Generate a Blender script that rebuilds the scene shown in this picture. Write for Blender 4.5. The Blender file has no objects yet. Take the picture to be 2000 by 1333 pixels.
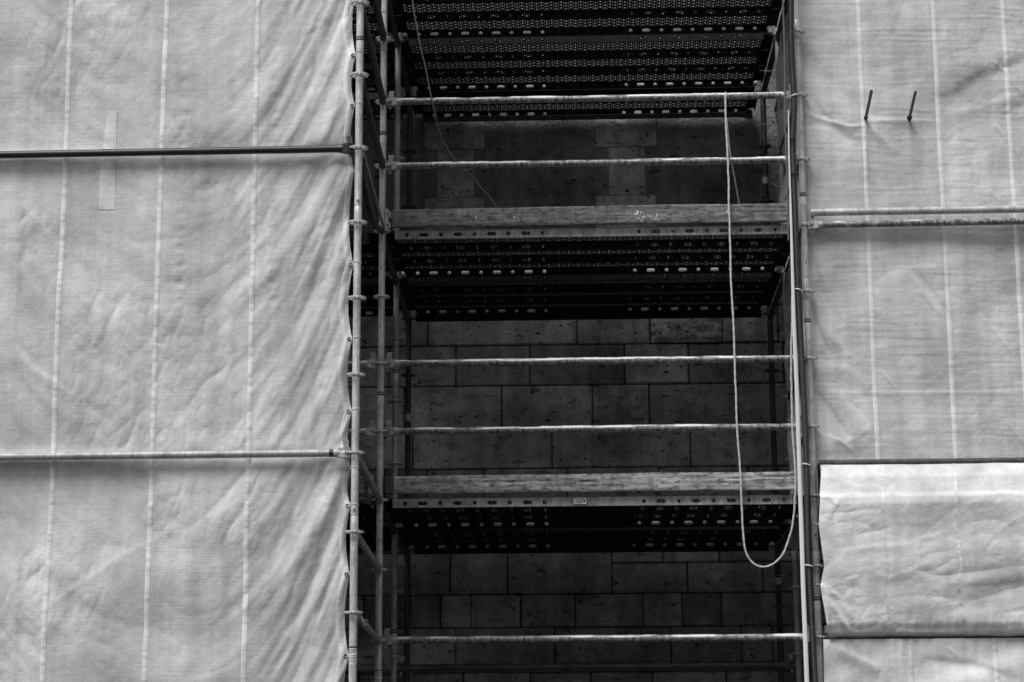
import bpy, math, random
import numpy as np

random.seed(7)
scene = bpy.context.scene
COL = scene.collection

# ------------------------------------------------------------------ camera
F_PX, PITCH, YAW, ROLL = 4238.0, 0.2243, -0.0356, -0.0048      # calibrated on the rosette spacing
CAM = np.array([0.0, 0.0, 1.6])


def cam_axes():
    cy, sy, cp, sp = math.cos(YAW), math.sin(YAW), math.cos(PITCH), math.sin(PITCH)
    f = np.array([sy * cp, cy * cp, sp])
    r = np.array([cy, -sy, 0.0])
    u = np.cross(r, f)
    cr, sr = math.cos(ROLL), math.sin(ROLL)
    return r * cr + u * sr, u * cr - r * sr, f


R_, U_, F_ = cam_axes()
cam_data = bpy.data.cameras.new("camera")
cam = bpy.data.objects.new("camera", cam_data)
COL.objects.link(cam)
from mathutils import Matrix, Vector
M = Matrix(((R_[0], U_[0], -F_[0], CAM[0]), (R_[1], U_[1], -F_[1], CAM[1]), (R_[2], U_[2], -F_[2], CAM[2]), (0, 0, 0, 1)))
cam.matrix_world = M
cam_data.sensor_width = 36.0
cam_data.lens = F_PX / 2000.0 * 36.0
cam_data.clip_end = 500
scene.camera = cam

# ------------------------------------------------------------------ light
SUN_EL, SUN_ROT = math.radians(57), math.radians(214)
world = bpy.data.worlds.new("World")
scene.world = world
world.use_nodes = True
wn, wl = world.node_tree.nodes, world.node_tree.links
sky = wn.new("ShaderNodeTexSky")
sky.sky_type = 'NISHITA'
sky.sun_disc = False
sky.sun_elevation, sky.sun_rotation = SUN_EL, SUN_ROT
grey = wn.new("ShaderNodeRGBToBW")                                # black-and-white photograph: a neutral sky
bgn = [n for n in wn if n.type == 'BACKGROUND'][0]
bgn.inputs['Strength'].default_value = 0.05
wl.new(sky.outputs[0], grey.inputs[0])
wl.new(grey.outputs[0], bgn.inputs['Color'])
sun_data = bpy.data.lights.new("sun", 'SUN')
sun_data.energy = 1.5                                             # overcast: weak and very broad
sun_data.angle = math.radians(32)
sun = bpy.data.objects.new("sun", sun_data)
COL.objects.link(sun)
sd = Vector((math.sin(SUN_ROT) * math.cos(SUN_EL), math.cos(SUN_ROT) * math.cos(SUN_EL), math.sin(SUN_EL)))
sun.rotation_euler = sd.to_track_quat('Z', 'Y').to_euler()
sun.location = (0, -10, 20)
scene.view_settings.view_transform = 'Standard'
scene.view_settings.look = 'None'
scene.view_settings.gamma = 1.0
scene.view_settings.exposure = 1.14


# ------------------------------------------------------------------ pixel <-> place helpers (photo pixels, 2000 x 1333)
def at(px, py, Y):
    d = F_ + R_ * ((px - 1000) / F_PX) - U_ * ((py - 666.5) / F_PX)
    return CAM + d * (Y / d[1])


def pix(P):
    P = np.asarray(P, float) - CAM
    d = P @ F_
    return 1000 + F_PX * (P @ R_) / d, 666.5 - F_PX * (P @ U_) / d


# ------------------------------------------------------------------ numpy noise
_rng = np.random.RandomState(11)
_G = _rng.rand(256, 256) * 2 - 1


def vnoise(x, y, seed=0):
    x = np.asarray(x, float) + seed * 17.31
    y = np.asarray(y, float) + seed * 5.77
    xi, yi = np.floor(x).astype(int), np.floor(y).astype(int)
    fx, fy = x - xi, y - yi
    fx = fx * fx * fx * (fx * (fx * 6 - 15) + 10)
    fy = fy * fy * fy * (fy * (fy * 6 - 15) + 10)
    g = lambda a, b: _G[a % 256, b % 256]
    return (g(xi, yi) * (1 - fx) + g(xi + 1, yi) * fx) * (1 - fy) + (g(xi, yi + 1) * (1 - fx) + g(xi + 1, yi + 1) * fx) * fy


def fbm(x, y, seed=0, oct=3):
    s, a = 0, 1.0
    for i in range(oct):
        s = s + a * vnoise(x * 2 ** i, y * 2 ** i, seed + i)
        a *= .5
    return s


def crumple(x, y, seed, oct=3):
    """sharp-edged facets, like creased cloth"""
    s, a = 0, 1.0
    for i in range(oct):
        u, v = x * .8 + y * .6, -x * .6 + y * .8
        s = s + a * np.abs(vnoise(u * 2 ** i + .4 * vnoise(x, y, seed + 40), v * 2 ** i * .8, seed + 3 * i))
        x, y = u, v
        a *= .52
    return s


def sstep(a, b, x):
    t = np.clip((np.asarray(x, float) - a) / (b - a), 0, 1)
    return t * t * (3 - 2 * t)


# ------------------------------------------------------------------ materials (all neutral: the photograph is black and white)
def mat(name, build):
    m = bpy.data.materials.new(name)
    m.use_nodes = True
    nt = m.node_tree
    b = [n for n in nt.nodes if n.type == 'BSDF_PRINCIPLED'][0]
    build(nt, b)
    return m


def N(nt, t, **kw):
    n = nt.nodes.new(t)
    for k, v in kw.items():
        if k in n.inputs.keys():
            n.inputs[k].default_value = v
        else:
            setattr(n, k, v)
    return n


def coords(nt, scale=(1, 1, 1), kind='Object'):
    tc = N(nt, 'ShaderNodeTexCoord')
    mp = N(nt, 'ShaderNodeMapping')
    mp.inputs['Scale'].default_value = scale
    nt.links.new(tc.outputs[kind], mp.inputs['Vector'])
    return mp.outputs['Vector']


def noise(nt, vec, scale, detail=4, rough=.55):
    n = N(nt, 'ShaderNodeTexNoise')
    n.inputs['Scale'].default_value = scale
    n.inputs['Detail'].default_value = detail
    n.inputs['Roughness'].default_value = rough
    nt.links.new(vec, n.inputs['Vector'])
    return n.outputs['Fac']


def ramp(nt, fac, stops):
    r = N(nt, 'ShaderNodeValToRGB')
    e = r.color_ramp.elements
    while len(e) < len(stops):
        e.new(.5)
    for el, (p, v) in zip(e, stops):
        el.position = p
        el.color = (v, v, v, 1)
    nt.links.new(fac, r.inputs['Fac'])
    return r.outputs['Color']


def math_(nt, op, a, b=None, c=None):
    n = N(nt, 'ShaderNodeMath')
    n.operation = op
    for i, v in enumerate((a, b, c)):
        if v is None:
            continue
        if isinstance(v, (int, float)):
            n.inputs[i].default_value = v
        else:
            nt.links.new(v, n.inputs[i])
    return n.outputs[0]


def mixc(nt, fac, a, b, mode='MIX'):
    n = N(nt, 'ShaderNodeMix')
    n.data_type = 'RGBA'
    n.blend_type = mode
    for i, v in ((0, fac), (6, a), (7, b)):
        if isinstance(v, (int, float)):
            n.inputs[i].default_value = v if i == 0 else (v, v, v, 1)
        else:
            nt.links.new(v, n.inputs[i])
    return n.outputs[2]


def bump(nt, b, h, strength, dist):
    n = N(nt, 'ShaderNodeBump')
    n.inputs['Strength'].default_value = strength
    n.inputs['Distance'].default_value = dist
    nt.links.new(h, n.inputs['Height'])
    nt.links.new(n.outputs[0], b.inputs['Normal'])


def steel(lo, hi, rough, metal, spots=.05, sc=60, spot_at=.36):
    def f(nt, b):
        v = coords(nt)
        c = ramp(nt, noise(nt, coords(nt, (1, 1, .35)), sc), [(.3, lo), (.7, hi)])
        s = ramp(nt, noise(nt, v, sc * 1.7, 3), [(spot_at - .06, 0), (spot_at, 1)])
        c = mixc(nt, s, spots, c)
        big = ramp(nt, noise(nt, coords(nt, (1, 1, .5)), 7, 5, .65), [(.3, .45), (.5, .8), (.68, 1.05)])
        nt.links.new(mixc(nt, 1.0, c, big, 'MULTIPLY'), b.inputs['Base Color'])
        b.inputs['Metallic'].default_value = metal
        b.inputs['Roughness'].default_value = rough
        bump(nt, b, noise(nt, v, sc * 3, 3), .25, .002)
    return f


def low_spec(f, v):
    def h(nt, b):
        f(nt, b)
        b.inputs['Specular IOR Level'].default_value = v
    return h


def rail_build(nt, b):
    v = coords(nt)
    drip = noise(nt, coords(nt, (1, 1, .5)), 38, 7, .72)
    c = ramp(nt, drip, [(.36, .035), (.52, .20), (.66, .42)])
    at_ = N(nt, 'ShaderNodeAttribute')
    at_.attribute_name = 'crust'
    cr = ramp(nt, at_.outputs['Fac'], [(.1, 0), (.45, 1)])
    pale = ramp(nt, noise(nt, v, 120, 4), [(.3, .42), (.6, .85)])
    nt.links.new(mixc(nt, cr, c, pale), b.inputs['Base Color'])
    b.inputs['Metallic'].default_value = .25
    b.inputs['Roughness'].default_value = .5
    bump(nt, b, noise(nt, v, 140, 4), .5, .003)


def fabric(base, rib_z, rib_amt, wave=0.0, dirty=.82, rib_b=.3):
    def f(nt, b):
        rib = noise(nt, coords(nt, (1.6, 1.6, rib_z)), 1.0, 2, .5)
        if wave:
            rib2 = noise(nt, coords(nt, (5, 5, rib_z * .5)), 1.0, 2, .5)
            rib = math_(nt, 'ADD', math_(nt, 'MULTIPLY', rib, .6), math_(nt, 'MULTIPLY', rib2, .4))
        ribm = ramp(nt, noise(nt, coords(nt), 3.1, 4, .6), [(.35, .15), (.65, 1)])
        col = mixc(nt, ribm, base * (1 - rib_amt * .4), ramp(nt, rib, [(.32, base * (1 - rib_amt)), (.68, base)]))
        gr = mixc(nt, 1.0, ramp(nt, noise(nt, coords(nt, (1, 1, .6)), 1.6, 6, .62), [(.3, dirty * .80), (.62, 1)]), ramp(nt, noise(nt, coords(nt), 7, 5, .65), [(.28, .84), (.6, 1)]), 'MULTIPLY')
        vt = ramp(nt, noise(nt, coords(nt, (11, 11, .6)), 1.0, 5, .6), [(.32, .84), (.6, 1)])
        c = mixc(nt, 1.0, mixc(nt, 1.0, col, gr, 'MULTIPLY'), vt, 'MULTIPLY')
        nt.links.new(c, b.inputs['Base Color'])
        b.inputs['Roughness'].default_value = .62
        b.inputs['Specular IOR Level'].default_value = .25
        fine = noise(nt, coords(nt), 26, 5, .62)
        h = math_(nt, 'ADD', math_(nt, 'MULTIPLY', rib, rib_b), math_(nt, 'MULTIPLY', fine, .9))
        bump(nt, b, h, .4, .012)
    return f


def stone_build(nt, b):
    v = coords(nt)
    isl = N(nt, 'ShaderNodeAttribute')
    isl.attribute_name = 'tone'
    tone = math_(nt, 'ADD', math_(nt, 'MULTIPLY', isl.outputs['Fac'], .8), .42)
    c = ramp(nt, noise(nt, v, 9, 6, .62), [(.28, .28), (.5, .45), (.75, .60)])
    pit = ramp(nt, noise(nt, coords(nt, (1, 1, 1.9)), 15, 5, .6), [(.335, 0), (.375, 1)])
    blot = ramp(nt, noise(nt, coords(nt, (1, 1, 2.6)), 5.5, 6, .62), [(.345, 0), (.41, 1)])
    fine = ramp(nt, noise(nt, v, 70, 4), [(.3, .75), (.6, 1)])
    streak = mixc(nt, 1.0, ramp(nt, noise(nt, coords(nt, (6, 6, .7)), 1.0, 4), [(.35, .7), (.6, 1)]), ramp(nt, noise(nt, coords(nt), 1.3, 5, .65), [(.33, .55), (.58, 1.2)]), 'MULTIPLY')
    c = mixc(nt, 1.0, mixc(nt, 1.0, c, fine, 'MULTIPLY'), streak, 'MULTIPLY')
    c = mixc(nt, blot, mixc(nt, .65, c, .02), c)
    c = mixc(nt, pit, .015, c)
    m = N(nt, 'ShaderNodeVectorMath')
    m.operation = 'SCALE'
    nt.links.new(c, m.inputs[0])
    nt.links.new(tone, m.inputs['Scale'])
    nt.links.new(m.outputs[0], b.inputs['Base Color'])
    b.inputs['Roughness'].default_value = .9
    b.inputs['Specular IOR Level'].default_value = .15
    h = math_(nt, 'ADD', math_(nt, 'MULTIPLY', noise(nt, v, 22, 6, .65), .8), math_(nt, 'MULTIPLY', pit, .5))
    bump(nt, b, h, .9, .03)


def wood(lo, hi, sc):
    def f(nt, b):
        g = noise(nt, coords(nt, (.9, 20, 26)), 1.6 * sc, 6, .65)
        c = ramp(nt, g, [(.3, lo), (.5, (lo + hi) / 2), (.7, hi)])
        sp = ramp(nt, noise(nt, coords(nt, (.6, 1, 1.6)), 22, 6, .72), [(.36, .18), (.54, 1)])
        st = ramp(nt, noise(nt, coords(nt), 3.0, 4), [(.3, .6), (.65, 1.1)])
        vs = ramp(nt, noise(nt, coords(nt, (40, 1, 2)), 1.0, 3), [(.3, .75), (.6, 1)])
        c = mixc(nt, 1.0, mixc(nt, 1.0, mixc(nt, 1.0, c, sp, 'MULTIPLY'), st, 'MULTIPLY'), vs, 'MULTIPLY')
        nt.links.new(c, b.inputs['Base Color'])
        b.inputs['Roughness'].default_value = .8
        bump(nt, b, g, .5, .006)
    return f


def plain(v, rough=.6, metal=0.0, var=.2, sc=40):
    def f(nt, b):
        c = ramp(nt, noise(nt, coords(nt), sc, 4), [(.3, v * (1 - var)), (.7, v * (1 + var))])
        nt.links.new(c, b.inputs['Base Color'])
        b.inputs['Roughness'].default_value = rough
        b.inputs['Metallic'].default_value = metal
        bump(nt, b, noise(nt, coords(nt), sc * 2, 3), .15, .002)
    return f


def tape_build(nt, b):
    v = noise(nt, coords(nt, (3, 3, 62)), 1.0, 2)
    nt.links.new(ramp(nt, v, [(.35, .66), (.65, .76)]), b.inputs['Base Color'])
    b.inputs['Roughness'].default_value = .55


def band_build(nt, b):
    n = noise(nt, coords(nt, (1, 1, 14)), 2.0, 2)
    c = ramp(nt, n, [(.38, .56), (.48, .70), (.6, .78)])
    nt.links.new(c, b.inputs['Base Color'])
    b.inputs['Roughness'].default_value = .5
    bump(nt, b, n, .3, .004)


MT = dict(
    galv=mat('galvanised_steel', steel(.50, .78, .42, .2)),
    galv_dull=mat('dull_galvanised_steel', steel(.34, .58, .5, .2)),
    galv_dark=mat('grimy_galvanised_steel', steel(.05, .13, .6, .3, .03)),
    black_tube=mat('black_painted_steel', steel(.012, .03, .4, .1, .25, 60, .30)),
    deck=mat('shaded_deck_steel', low_spec(steel(.016, .034, .8, .0, .01), .12)),  # shade under the planks is put into this near-black colour
    lit_edge=mat('lit_edge_steel', steel(.26, .56, .5, .2, .06, 45)),  # paler copy of the deck steel for flanges in open light
    rail=mat('crusted_rail_steel', rail_build),
    tarp_a=mat('white_sheeting', fabric(.76, 150, .12, 0, .76, .25)),
    tarp_b=mat('grey_ribbed_sheeting', fabric(.76, 62, .15, 1, .80, .26)),
    tarp_c=mat('clean_white_sheeting', fabric(.88, 110, .03, 0, .88, .08)),
    patch=mat('white_patch_sheeting', fabric(.88, 150, .1, 0, .85, .22)),
    tape=mat('grey_seam_tape', tape_build),
    band=mat('woven_seam_tape', band_build),
    stone=mat('weathered_stone', stone_build),
    mortar=mat('dark_mortar', plain(.04, .95)),
    wood_a=mat('grey_timber', wood(.07, .38, 1.0)),
    wood_b=mat('split_timber', wood(.16, .74, .8)),
    bracket=mat('pale_steel_plate', plain(.34, .5, .3)),
    bracket_dark=mat('rusty_steel_plate', plain(.07, .7, .2, .5)),
    black=mat('black_plastic', plain(.015, .5)),
    hose=mat('ribbed_grey_plastic', plain(.045, .5, 0, .15)),
    white=mat('white_plastic', plain(.78, .5, 0, .05)),
    paper=mat('printed_label', plain(.62, .6, 0, .1)),
    rope=mat('pale_rope', plain(.55, .8, 0, .25, 160)),
    wire=mat('dark_wire', plain(.13, .3)),
    strap=mat('white_webbing', plain(.74, .6, 0, .06, 60)),
    ground=mat('asphalt', plain(.05, .9, 0, .3, 8)),
    splash=mat('white_paint_splash', plain(.75, .6, 0, .1)),
)


# ------------------------------------------------------------------ mesh builder (world coordinates)
class MB:
    def __init__(self):
        self.v, self.f, self.n, self.at = [], [], 0, []

    def add(self, verts, faces, attr=None):
        verts = np.asarray(verts, float).reshape(-1, 3)
        self.v.append(verts)
        self.f += [tuple(int(i) + self.n for i in f) for f in faces]
        self.at.append(np.zeros(len(verts)) if attr is None else np.asarray(attr, float) * np.ones(len(verts)))
        self.n += len(verts)
        return self

    def box(self, x0, x1, y0, y1, z0, z1, bev=0.0):
        if bev <= 0:
            v = [(x, y, z) for x in (x0, x1) for y in (y0, y1) for z in (z0, z1)]
            f = [(0, 1, 3, 2), (4, 6, 7, 5), (0, 4, 5, 1), (2, 3, 7, 6), (0, 2, 6, 4), (1, 5, 7, 3)]
            return self.add(v, f)
        c = np.array([(x0 + x1) / 2, (y0 + y1) / 2, (z0 + z1) / 2])
        h = np.array([x1 - x0, y1 - y0, z1 - z0]) / 2
        bev = min(bev, *(h * .45))
        V, idx = [], {}
        for sx in (-1, 1):
            for sy in (-1, 1):
                for sz in (-1, 1):
                    s = np.array([sx, sy, sz])
                    for a in range(3):
                        p = h - bev
                        p = p.copy()
                        p[a] = h[a]
                        idx[(sx, sy, sz, a)] = len(V)
                        V.append(c + s * p)
        Fs = []
        for a in range(3):
            b, d = (a + 1) % 3, (a + 2) % 3
            for s in (-1, 1):
                q = []
                for sb, sdn in ((-1, -1), (1, -1), (1, 1), (-1, 1)):
                    k = [0, 0, 0]
                    k[a], k[b], k[d] = s, sb, sdn
                    q.append(idx[tuple(k) + (a,)])
                Fs.append(q if s > 0 else q[::-1])
            for sb in (-1, 1):
                for sdn in (-1, 1):
                    k0, k1 = [0, 0, 0], [0, 0, 0]
                    k0[b] = k1[b] = sb
                    k0[d] = k1[d] = sdn
                    k0[a], k1[a] = -1, 1
                    q = [idx[tuple(k0) + (b,)], idx[tuple(k1) + (b,)], idx[tuple(k1) + (d,)], idx[tuple(k0) + (d,)]]
                    Fs.append(q if sb * sdn > 0 else q[::-1])
        for sx in (-1, 1):
            for sy in (-1, 1):
                for sz in (-1, 1):
                    q = [idx[(sx, sy, sz, 0)], idx[(sx, sy, sz, 1)], idx[(sx, sy, sz, 2)]]
                    Fs.append(q if sx * sy * sz > 0 else q[::-1])
        return self.add(V, Fs)

    def tube(self, path, r, sides=14, caps=True, flat=1.0):
        P = np.asarray(path, float)
        n = len(P)
        r = np.ones(n) * r if np.isscalar(r) else np.asarray(r, float)
        T = np.gradient(P, axis=0)
        T /= np.linalg.norm(T, axis=1)[:, None]
        ref = np.array([0, 1.0, 0]) if abs(T[0][1]) < .8 else np.array([0, 0, 1.0])
        V = []
        a = np.arange(sides) * 2 * math.pi / sides
        for i in range(n):
            e1 = ref - T[i] * (ref @ T[i])
            e1 /= np.linalg.norm(e1)
            e2 = np.cross(T[i], e1)
            ref = e1
            V.append(P[i] + r[i] * (np.cos(a)[:, None] * e1 * flat + np.sin(a)[:, None] * e2))
        F = []
        for i in range(n - 1):
            for j in range(sides):
                k = (j + 1) % sides
                F.append((i * sides + j, i * sides + k, (i + 1) * sides + k, (i + 1) * sides + j))
        if caps:
            F.append(tuple(range(sides))[::-1])
            F.append(tuple((n - 1) * sides + j for j in range(sides)))
        return self.add(np.concatenate(V), F)

    def cyl(self, p0, p1, r, sides=14, r1=None):
        return self.tube([p0, p1], [r, r if r1 is None else r1], sides)

    def prism(self, poly, a0, a1, axis=1):
        """closed outline (list of 2-D points) extruded along an axis"""
        n = len(poly)
        V = []
        for a in (a0, a1):
            for (p, q) in poly:
                V.append({0: (a, p, q), 1: (p, a, q), 2: (p, q, a)}[axis])
        F = [tuple(range(n)), tuple(range(2 * n - 1, n - 1, -1))]
        for i in range(n):
            j = (i + 1) % n
            F.append((i, i + n, j + n, j))
        return self.add(V, F)

    def build(self, name, m, parent=None, smooth=False, attr=None, angle=None):
        v = np.concatenate(self.v)
        loc = np.zeros(3)
        if parent is not None:
            p = parent
            while p is not None:
                loc += np.array(p.location)
                p = p.parent
            v = v - loc
        me = bpy.data.meshes.new(name)
        me.from_pydata(v.tolist(), [], self.f)
        me.update()
        if attr:
            la = me.attributes.new(attr, 'FLOAT', 'POINT')
            la.data.foreach_set('value', np.concatenate(self.at).astype(np.float32))
        if smooth:
            me.polygons.foreach_set('use_smooth', [True] * len(me.polygons))
            try:
                me.set_sharp_from_angle(angle=math.radians(angle or 40))
            except Exception:
                pass
        me.materials.append(m)
        o = bpy.data.objects.new(name, me)
        COL.objects.link(o)
        if parent is not None:
            o.parent = parent
        return o


def tag(o, label, cat, group=None, kind=None):
    o['label'] = label
    if cat:
        o['category'] = cat
    if group:
        o['group'] = group
    if kind:
        o['kind'] = kind
    return o


def thing(name, label, cat, loc, group=None):
    o = bpy.data.objects.new(name, None)
    COL.objects.link(o)
    o.location = [float(c) for c in loc]
    o.empty_display_size = .1
    return tag(o, label, cat, group)


def link_copy(src, parent, loc):
    c = src.copy()
    COL.objects.link(c)
    c.parent = parent
    c.location = [float(x) for x in loc]
    return c


def solo(o, base):
    """give a single-mesh thing its origin at its own place"""
    b = Vector([float(c) for c in base])
    o.data.transform(Matrix.Translation(-b))
    o.location = b
    return o


# ------------------------------------------------------------------ layout (metres)
Z0 = 2.95                                   # height of rosette level 0
lv = lambda k: Z0 + .5 * k
PA = (-1.465, 13.39)
PB = (-1.500, 15.365)
PF = (1.596, 15.365)
PC = (-1.519, 16.757)
PE = (1.580, 16.757)
PD = (-1.535, 18.132)
PG = (1.564, 18.132)
WALL_Y = 18.63
TR = .02415

# ------------------------------------------------------------------ ground
g = MB().add([(-60, -60, 0), (60, -60, 0), (60, 60, 0), (-60, 60, 0)], [(0, 1, 2, 3)])
tag(g.build('ground', MT['ground']), 'dark asphalt street in front of the scaffold', None, kind='structure')

# ------------------------------------------------------------------ unseen block added behind the camera to shut off the low sky
ob = thing('sky_blocker', 'unseen long block added across the street to shut off low sky', 'sky_blocker', (0, -15, 0))
MB().box(-40, 40, -25, -15, 0, 6.2).build('wall', MT['stone'], ob)
for fl in range(1):
    for i in range(-9, 10):
        MB().box(i * 4 - .7, i * 4 + .7, -15.03, -14.98, 1.2 + fl * 4, 3.4 + fl * 4).build('window', MT['black'], ob)

# ------------------------------------------------------------------ stone wall
def build_wall():
    root = thing('stone_wall', 'dim ashlar stone wall of big blocks behind the scaffold decks', 'wall', (0, WALL_Y, 0))
    bm, rough = MB(), MB()
    zz = lambda py: at(1150, py, WALL_Y)[2]
    xx = lambda px, py: at(px, py, WALL_Y)[0]
    J = .0050

    def block(x0, x1, z0, z1, proud=0.0, tone=None, mb=None):
        mb = mb or bm
        t = random.uniform(.15, .85) if tone is None else tone
        n0 = len(mb.at)
        d = random.uniform(-.007, .007) + proud
        j = lambda: J * random.uniform(.6, 1.5)
        mb.box(x0 + j(), x1 - j(), WALL_Y - d, WALL_Y + .12, z0 + j(), z1 - j(), random.uniform(.006, .014))
        mb.at[-1][:] = t
    # courses seen in the photograph: bottom pixel row, top pixel row, vertical joints (pixels)
    seen = [
        (1400, 1312, [700, 905, 1035, 1155, 1275, 1420, 1530]),
        (1298, 1225, [655, 890, 1083, 1311, 1449, 1510, 1600]),
        (1225, 1160, [710, 800, 860, 920, 1017, 1124, 1256, 1332, 1409, 1560]),
        (1160, 1077, [740, 800, 879, 991, 1195]),
        (1160, 1100, [1195, 1343, 1490, 1600]),
        (1100, 1077, [1195, 1295, 1405, 1520, 1600]),
        (1077, 1000, [700, 905, 1050, 1190, 1330, 1470, 1600]),
        (1000, 914, [750, 834, 945, 1108, 1287, 1463, 1600]),
        (914, 834, [700, 806, 1078, 1349, 1511, 1600]),
        (834, 752, [700, 790, 980, 1157, 1268, 1441, 1600]),
        (752, 673, [760, 890, 1035, 1220, 1345, 1531, 1620]),
        (673, 600, [700, 835, 1127, 1270, 1410, 1520, 1620]),
        (600, 505, [700, 900, 1090, 1270, 1450, 1620]),
    ]
    XL, XR = -8.0, 8.0
    ledge_z = (zz(1312), zz(1298))
    for (pb, pt, vs) in seen:
        z0, z1 = zz(pb), zz(pt)
        pm = (pb + pt) / 2
        X = [xx(p, pm) for p in vs]
        right_only, left_only = vs[0] > 1100, vs[-1] < 1250
        if not right_only:
            x = X[0]
            while x > XL:
                w = random.uniform(.45, .9)
                block(max(x - w, XL), x, z0, z1)
                x -= w
        if not left_only:
            x = X[-1]
            while x < XR:
                w = random.uniform(.45, .9)
                block(x, min(x + w, XR), z0, z1)
                x += w
        for i, (a, b) in enumerate(zip(X[:-1], X[1:])):
            if (pb, vs[i]) == (673, 1270):
                continue
            block(a, b, z0, z1, tone=None)
    # a rock-faced block under the middle deck
    a, b, z0, z1 = xx(1270, 640), xx(1410, 640), zz(673), zz(600)
    nx, nz = 70, 44
    gx, gz = np.meshgrid(np.linspace(a + .006, b - .006, nx), np.linspace(z0 + .006, z1 - .006, nz))
    edge = np.minimum(np.minimum(gx - a, b - gx), np.minimum(gz - z0, z1 - gz))
    dd = .01 + .030 * sstep(0, .05, edge) + .016 * fbm(gx * 9, gz * 16, 3, 4) * sstep(0, .03, edge)
    V = np.stack([gx, WALL_Y - dd, gz], -1).reshape(-1, 3)
    Fq = [(r * nx + c, r * nx + c + 1, (r + 1) * nx + c + 1, (r + 1) * nx + c) for r in range(nz - 1) for c in range(nx - 1)]
    rough.add(V, Fq, .9)
    # string course near the foot
    lz0, lz1 = ledge_z
    bm.prism([(WALL_Y + .1, lz0), (WALL_Y - .02, lz0), (WALL_Y - .075, lz0 + .02), (WALL_Y - .075, lz1 - .015), (WALL_Y - .03, lz1), (WALL_Y + .1, lz1)], XL, XR, 0)
    bm.at[-1][:] = .3
    # masonry below the picture
    z = zz(1400)
    while z > .05:
        h = min(.36, z)
        x = XL
        while x < XR:
            w = random.uniform(.5, .9)
            block(x, min(x + w, XR), z - h, z)
            x += w
        z -= h
    # upper storey: dressed quoins round two blind panels, smooth infill between
    z_lo, z_hi = zz(505), 11.0
    q = MB()

    def quoin(px0, px1, py0, py1):
        x0, x1 = xx(px0, (py0 + py1) / 2), xx(px1, (py0 + py1) / 2)
        q.box(x0 + .002, x1 - .002, WALL_Y - .010, WALL_Y + .05, zz(py0) + .003, zz(py1) - .003, .006)
        q.at[-1][:] = random.uniform(.8, 1.0)
    for ox in (-335, 0):
        for (py0, py1, wide) in ((505, 470, 0), (470, 383, 1), (383, 289, 0), (289, 205, 1), (205, 110, 0), (110, 20, 1), (20, -80, 0)):
            x0, x1 = (1164, 1282) if wide else (1189, 1260)
            quoin(x0 + ox, x1 + ox, py0, py1)
    bm.box(XL, XR, WALL_Y, WALL_Y + .15, z_lo, z_hi)
    bm.at[-1][:] = .12
    wl_ = bm.build('masonry', MT['stone'], root, attr='tone')
    rough.build('rock_faced_block', MT['stone'], root, smooth=True, attr='tone', angle=60)['label'] = 'rough rock-faced block below the middle deck'
    q.build('quoin_stones', MT['stone'], root, attr='tone')
    MB().box(XL, XR, WALL_Y + .03, WALL_Y + .3, 0, z_lo).build('mortar_bed', MT['mortar'], root)


build_wall()

# ------------------------------------------------------------------ scaffold standards (posts)
def rosette_mesh():
    mb = MB()
    seg = 64
    ri, r1, r2, ro, t = .0235, .0305, .0535, .0620, .0045
    holes = []
    for i in range(8):
        c = i * math.pi / 4
        w = .33 if i % 2 == 0 else .25
        holes.append((c, w))

    def in_hole(a):
        for c, w in holes:
            d = (a - c + math.pi) % (2 * math.pi) - math.pi
            if abs(d) < w:
                return True
        return False
    rad = [ri, r1, r2, ro]
    an = np.arange(seg) * 2 * math.pi / seg
    V = []
    for zt in (-t, t):
        for r in rad:
            for a in an:
                rr = r * (1 - .02 * (math.cos(8 * a) > .8)) if r == ro else r
                V.append((rr * math.cos(a), rr * math.sin(a), zt))
    id_ = lambda z, k, j: z * 4 * seg + k * seg + j % seg
    F = []
    for j in range(seg):
        mid = (an[j] + math.pi / seg)
        op = in_hole(mid)
        opn = in_hole(mid + 2 * math.pi / seg)
        for k in range(3):
            if k == 1 and op:
                F.append((id_(0, 1, j), id_(0, 1, j + 1), id_(1, 1, j + 1), id_(1, 1, j)))
                F.append((id_(0, 2, j + 1), id_(0, 2, j), id_(1, 2, j), id_(1, 2, j + 1)))
                continue
            F.append((id_(1, k, j), id_(1, k + 1, j), id_(1, k + 1, j + 1), id_(1, k, j + 1)))
            F.append((id_(0, k, j), id_(0, k, j + 1), id_(0, k + 1, j + 1), id_(0, k + 1, j)))
        if op != opn:
            F.append((id_(0, 1, j + 1), id_(0, 2, j + 1), id_(1, 2, j + 1), id_(1, 1, j + 1)))
        F.append((id_(0, 3, j), id_(0, 3, j + 1), id_(1, 3, j + 1), id_(1, 3, j)))
    mb.add(V, F)
    # weld collar under and over the disc
    mb.tube([(0, 0, -.012), (0, 0, -.004)], [.0255, .028], 16, False)
    mb.tube([(0, 0, .004), (0, 0, .010)], [.028, .0252], 16, False)
    return mb


ros_src = {}


def rosette(parent, z, m):
    key = m.name
    if key not in ros_src:
        o = rosette_mesh().build('rosette', m)
        ros_src[key] = o
        o.parent = parent
        o.location = (0, 0, z)
        return o
    return link_copy(ros_src[key], parent, (0, 0, z))


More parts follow.
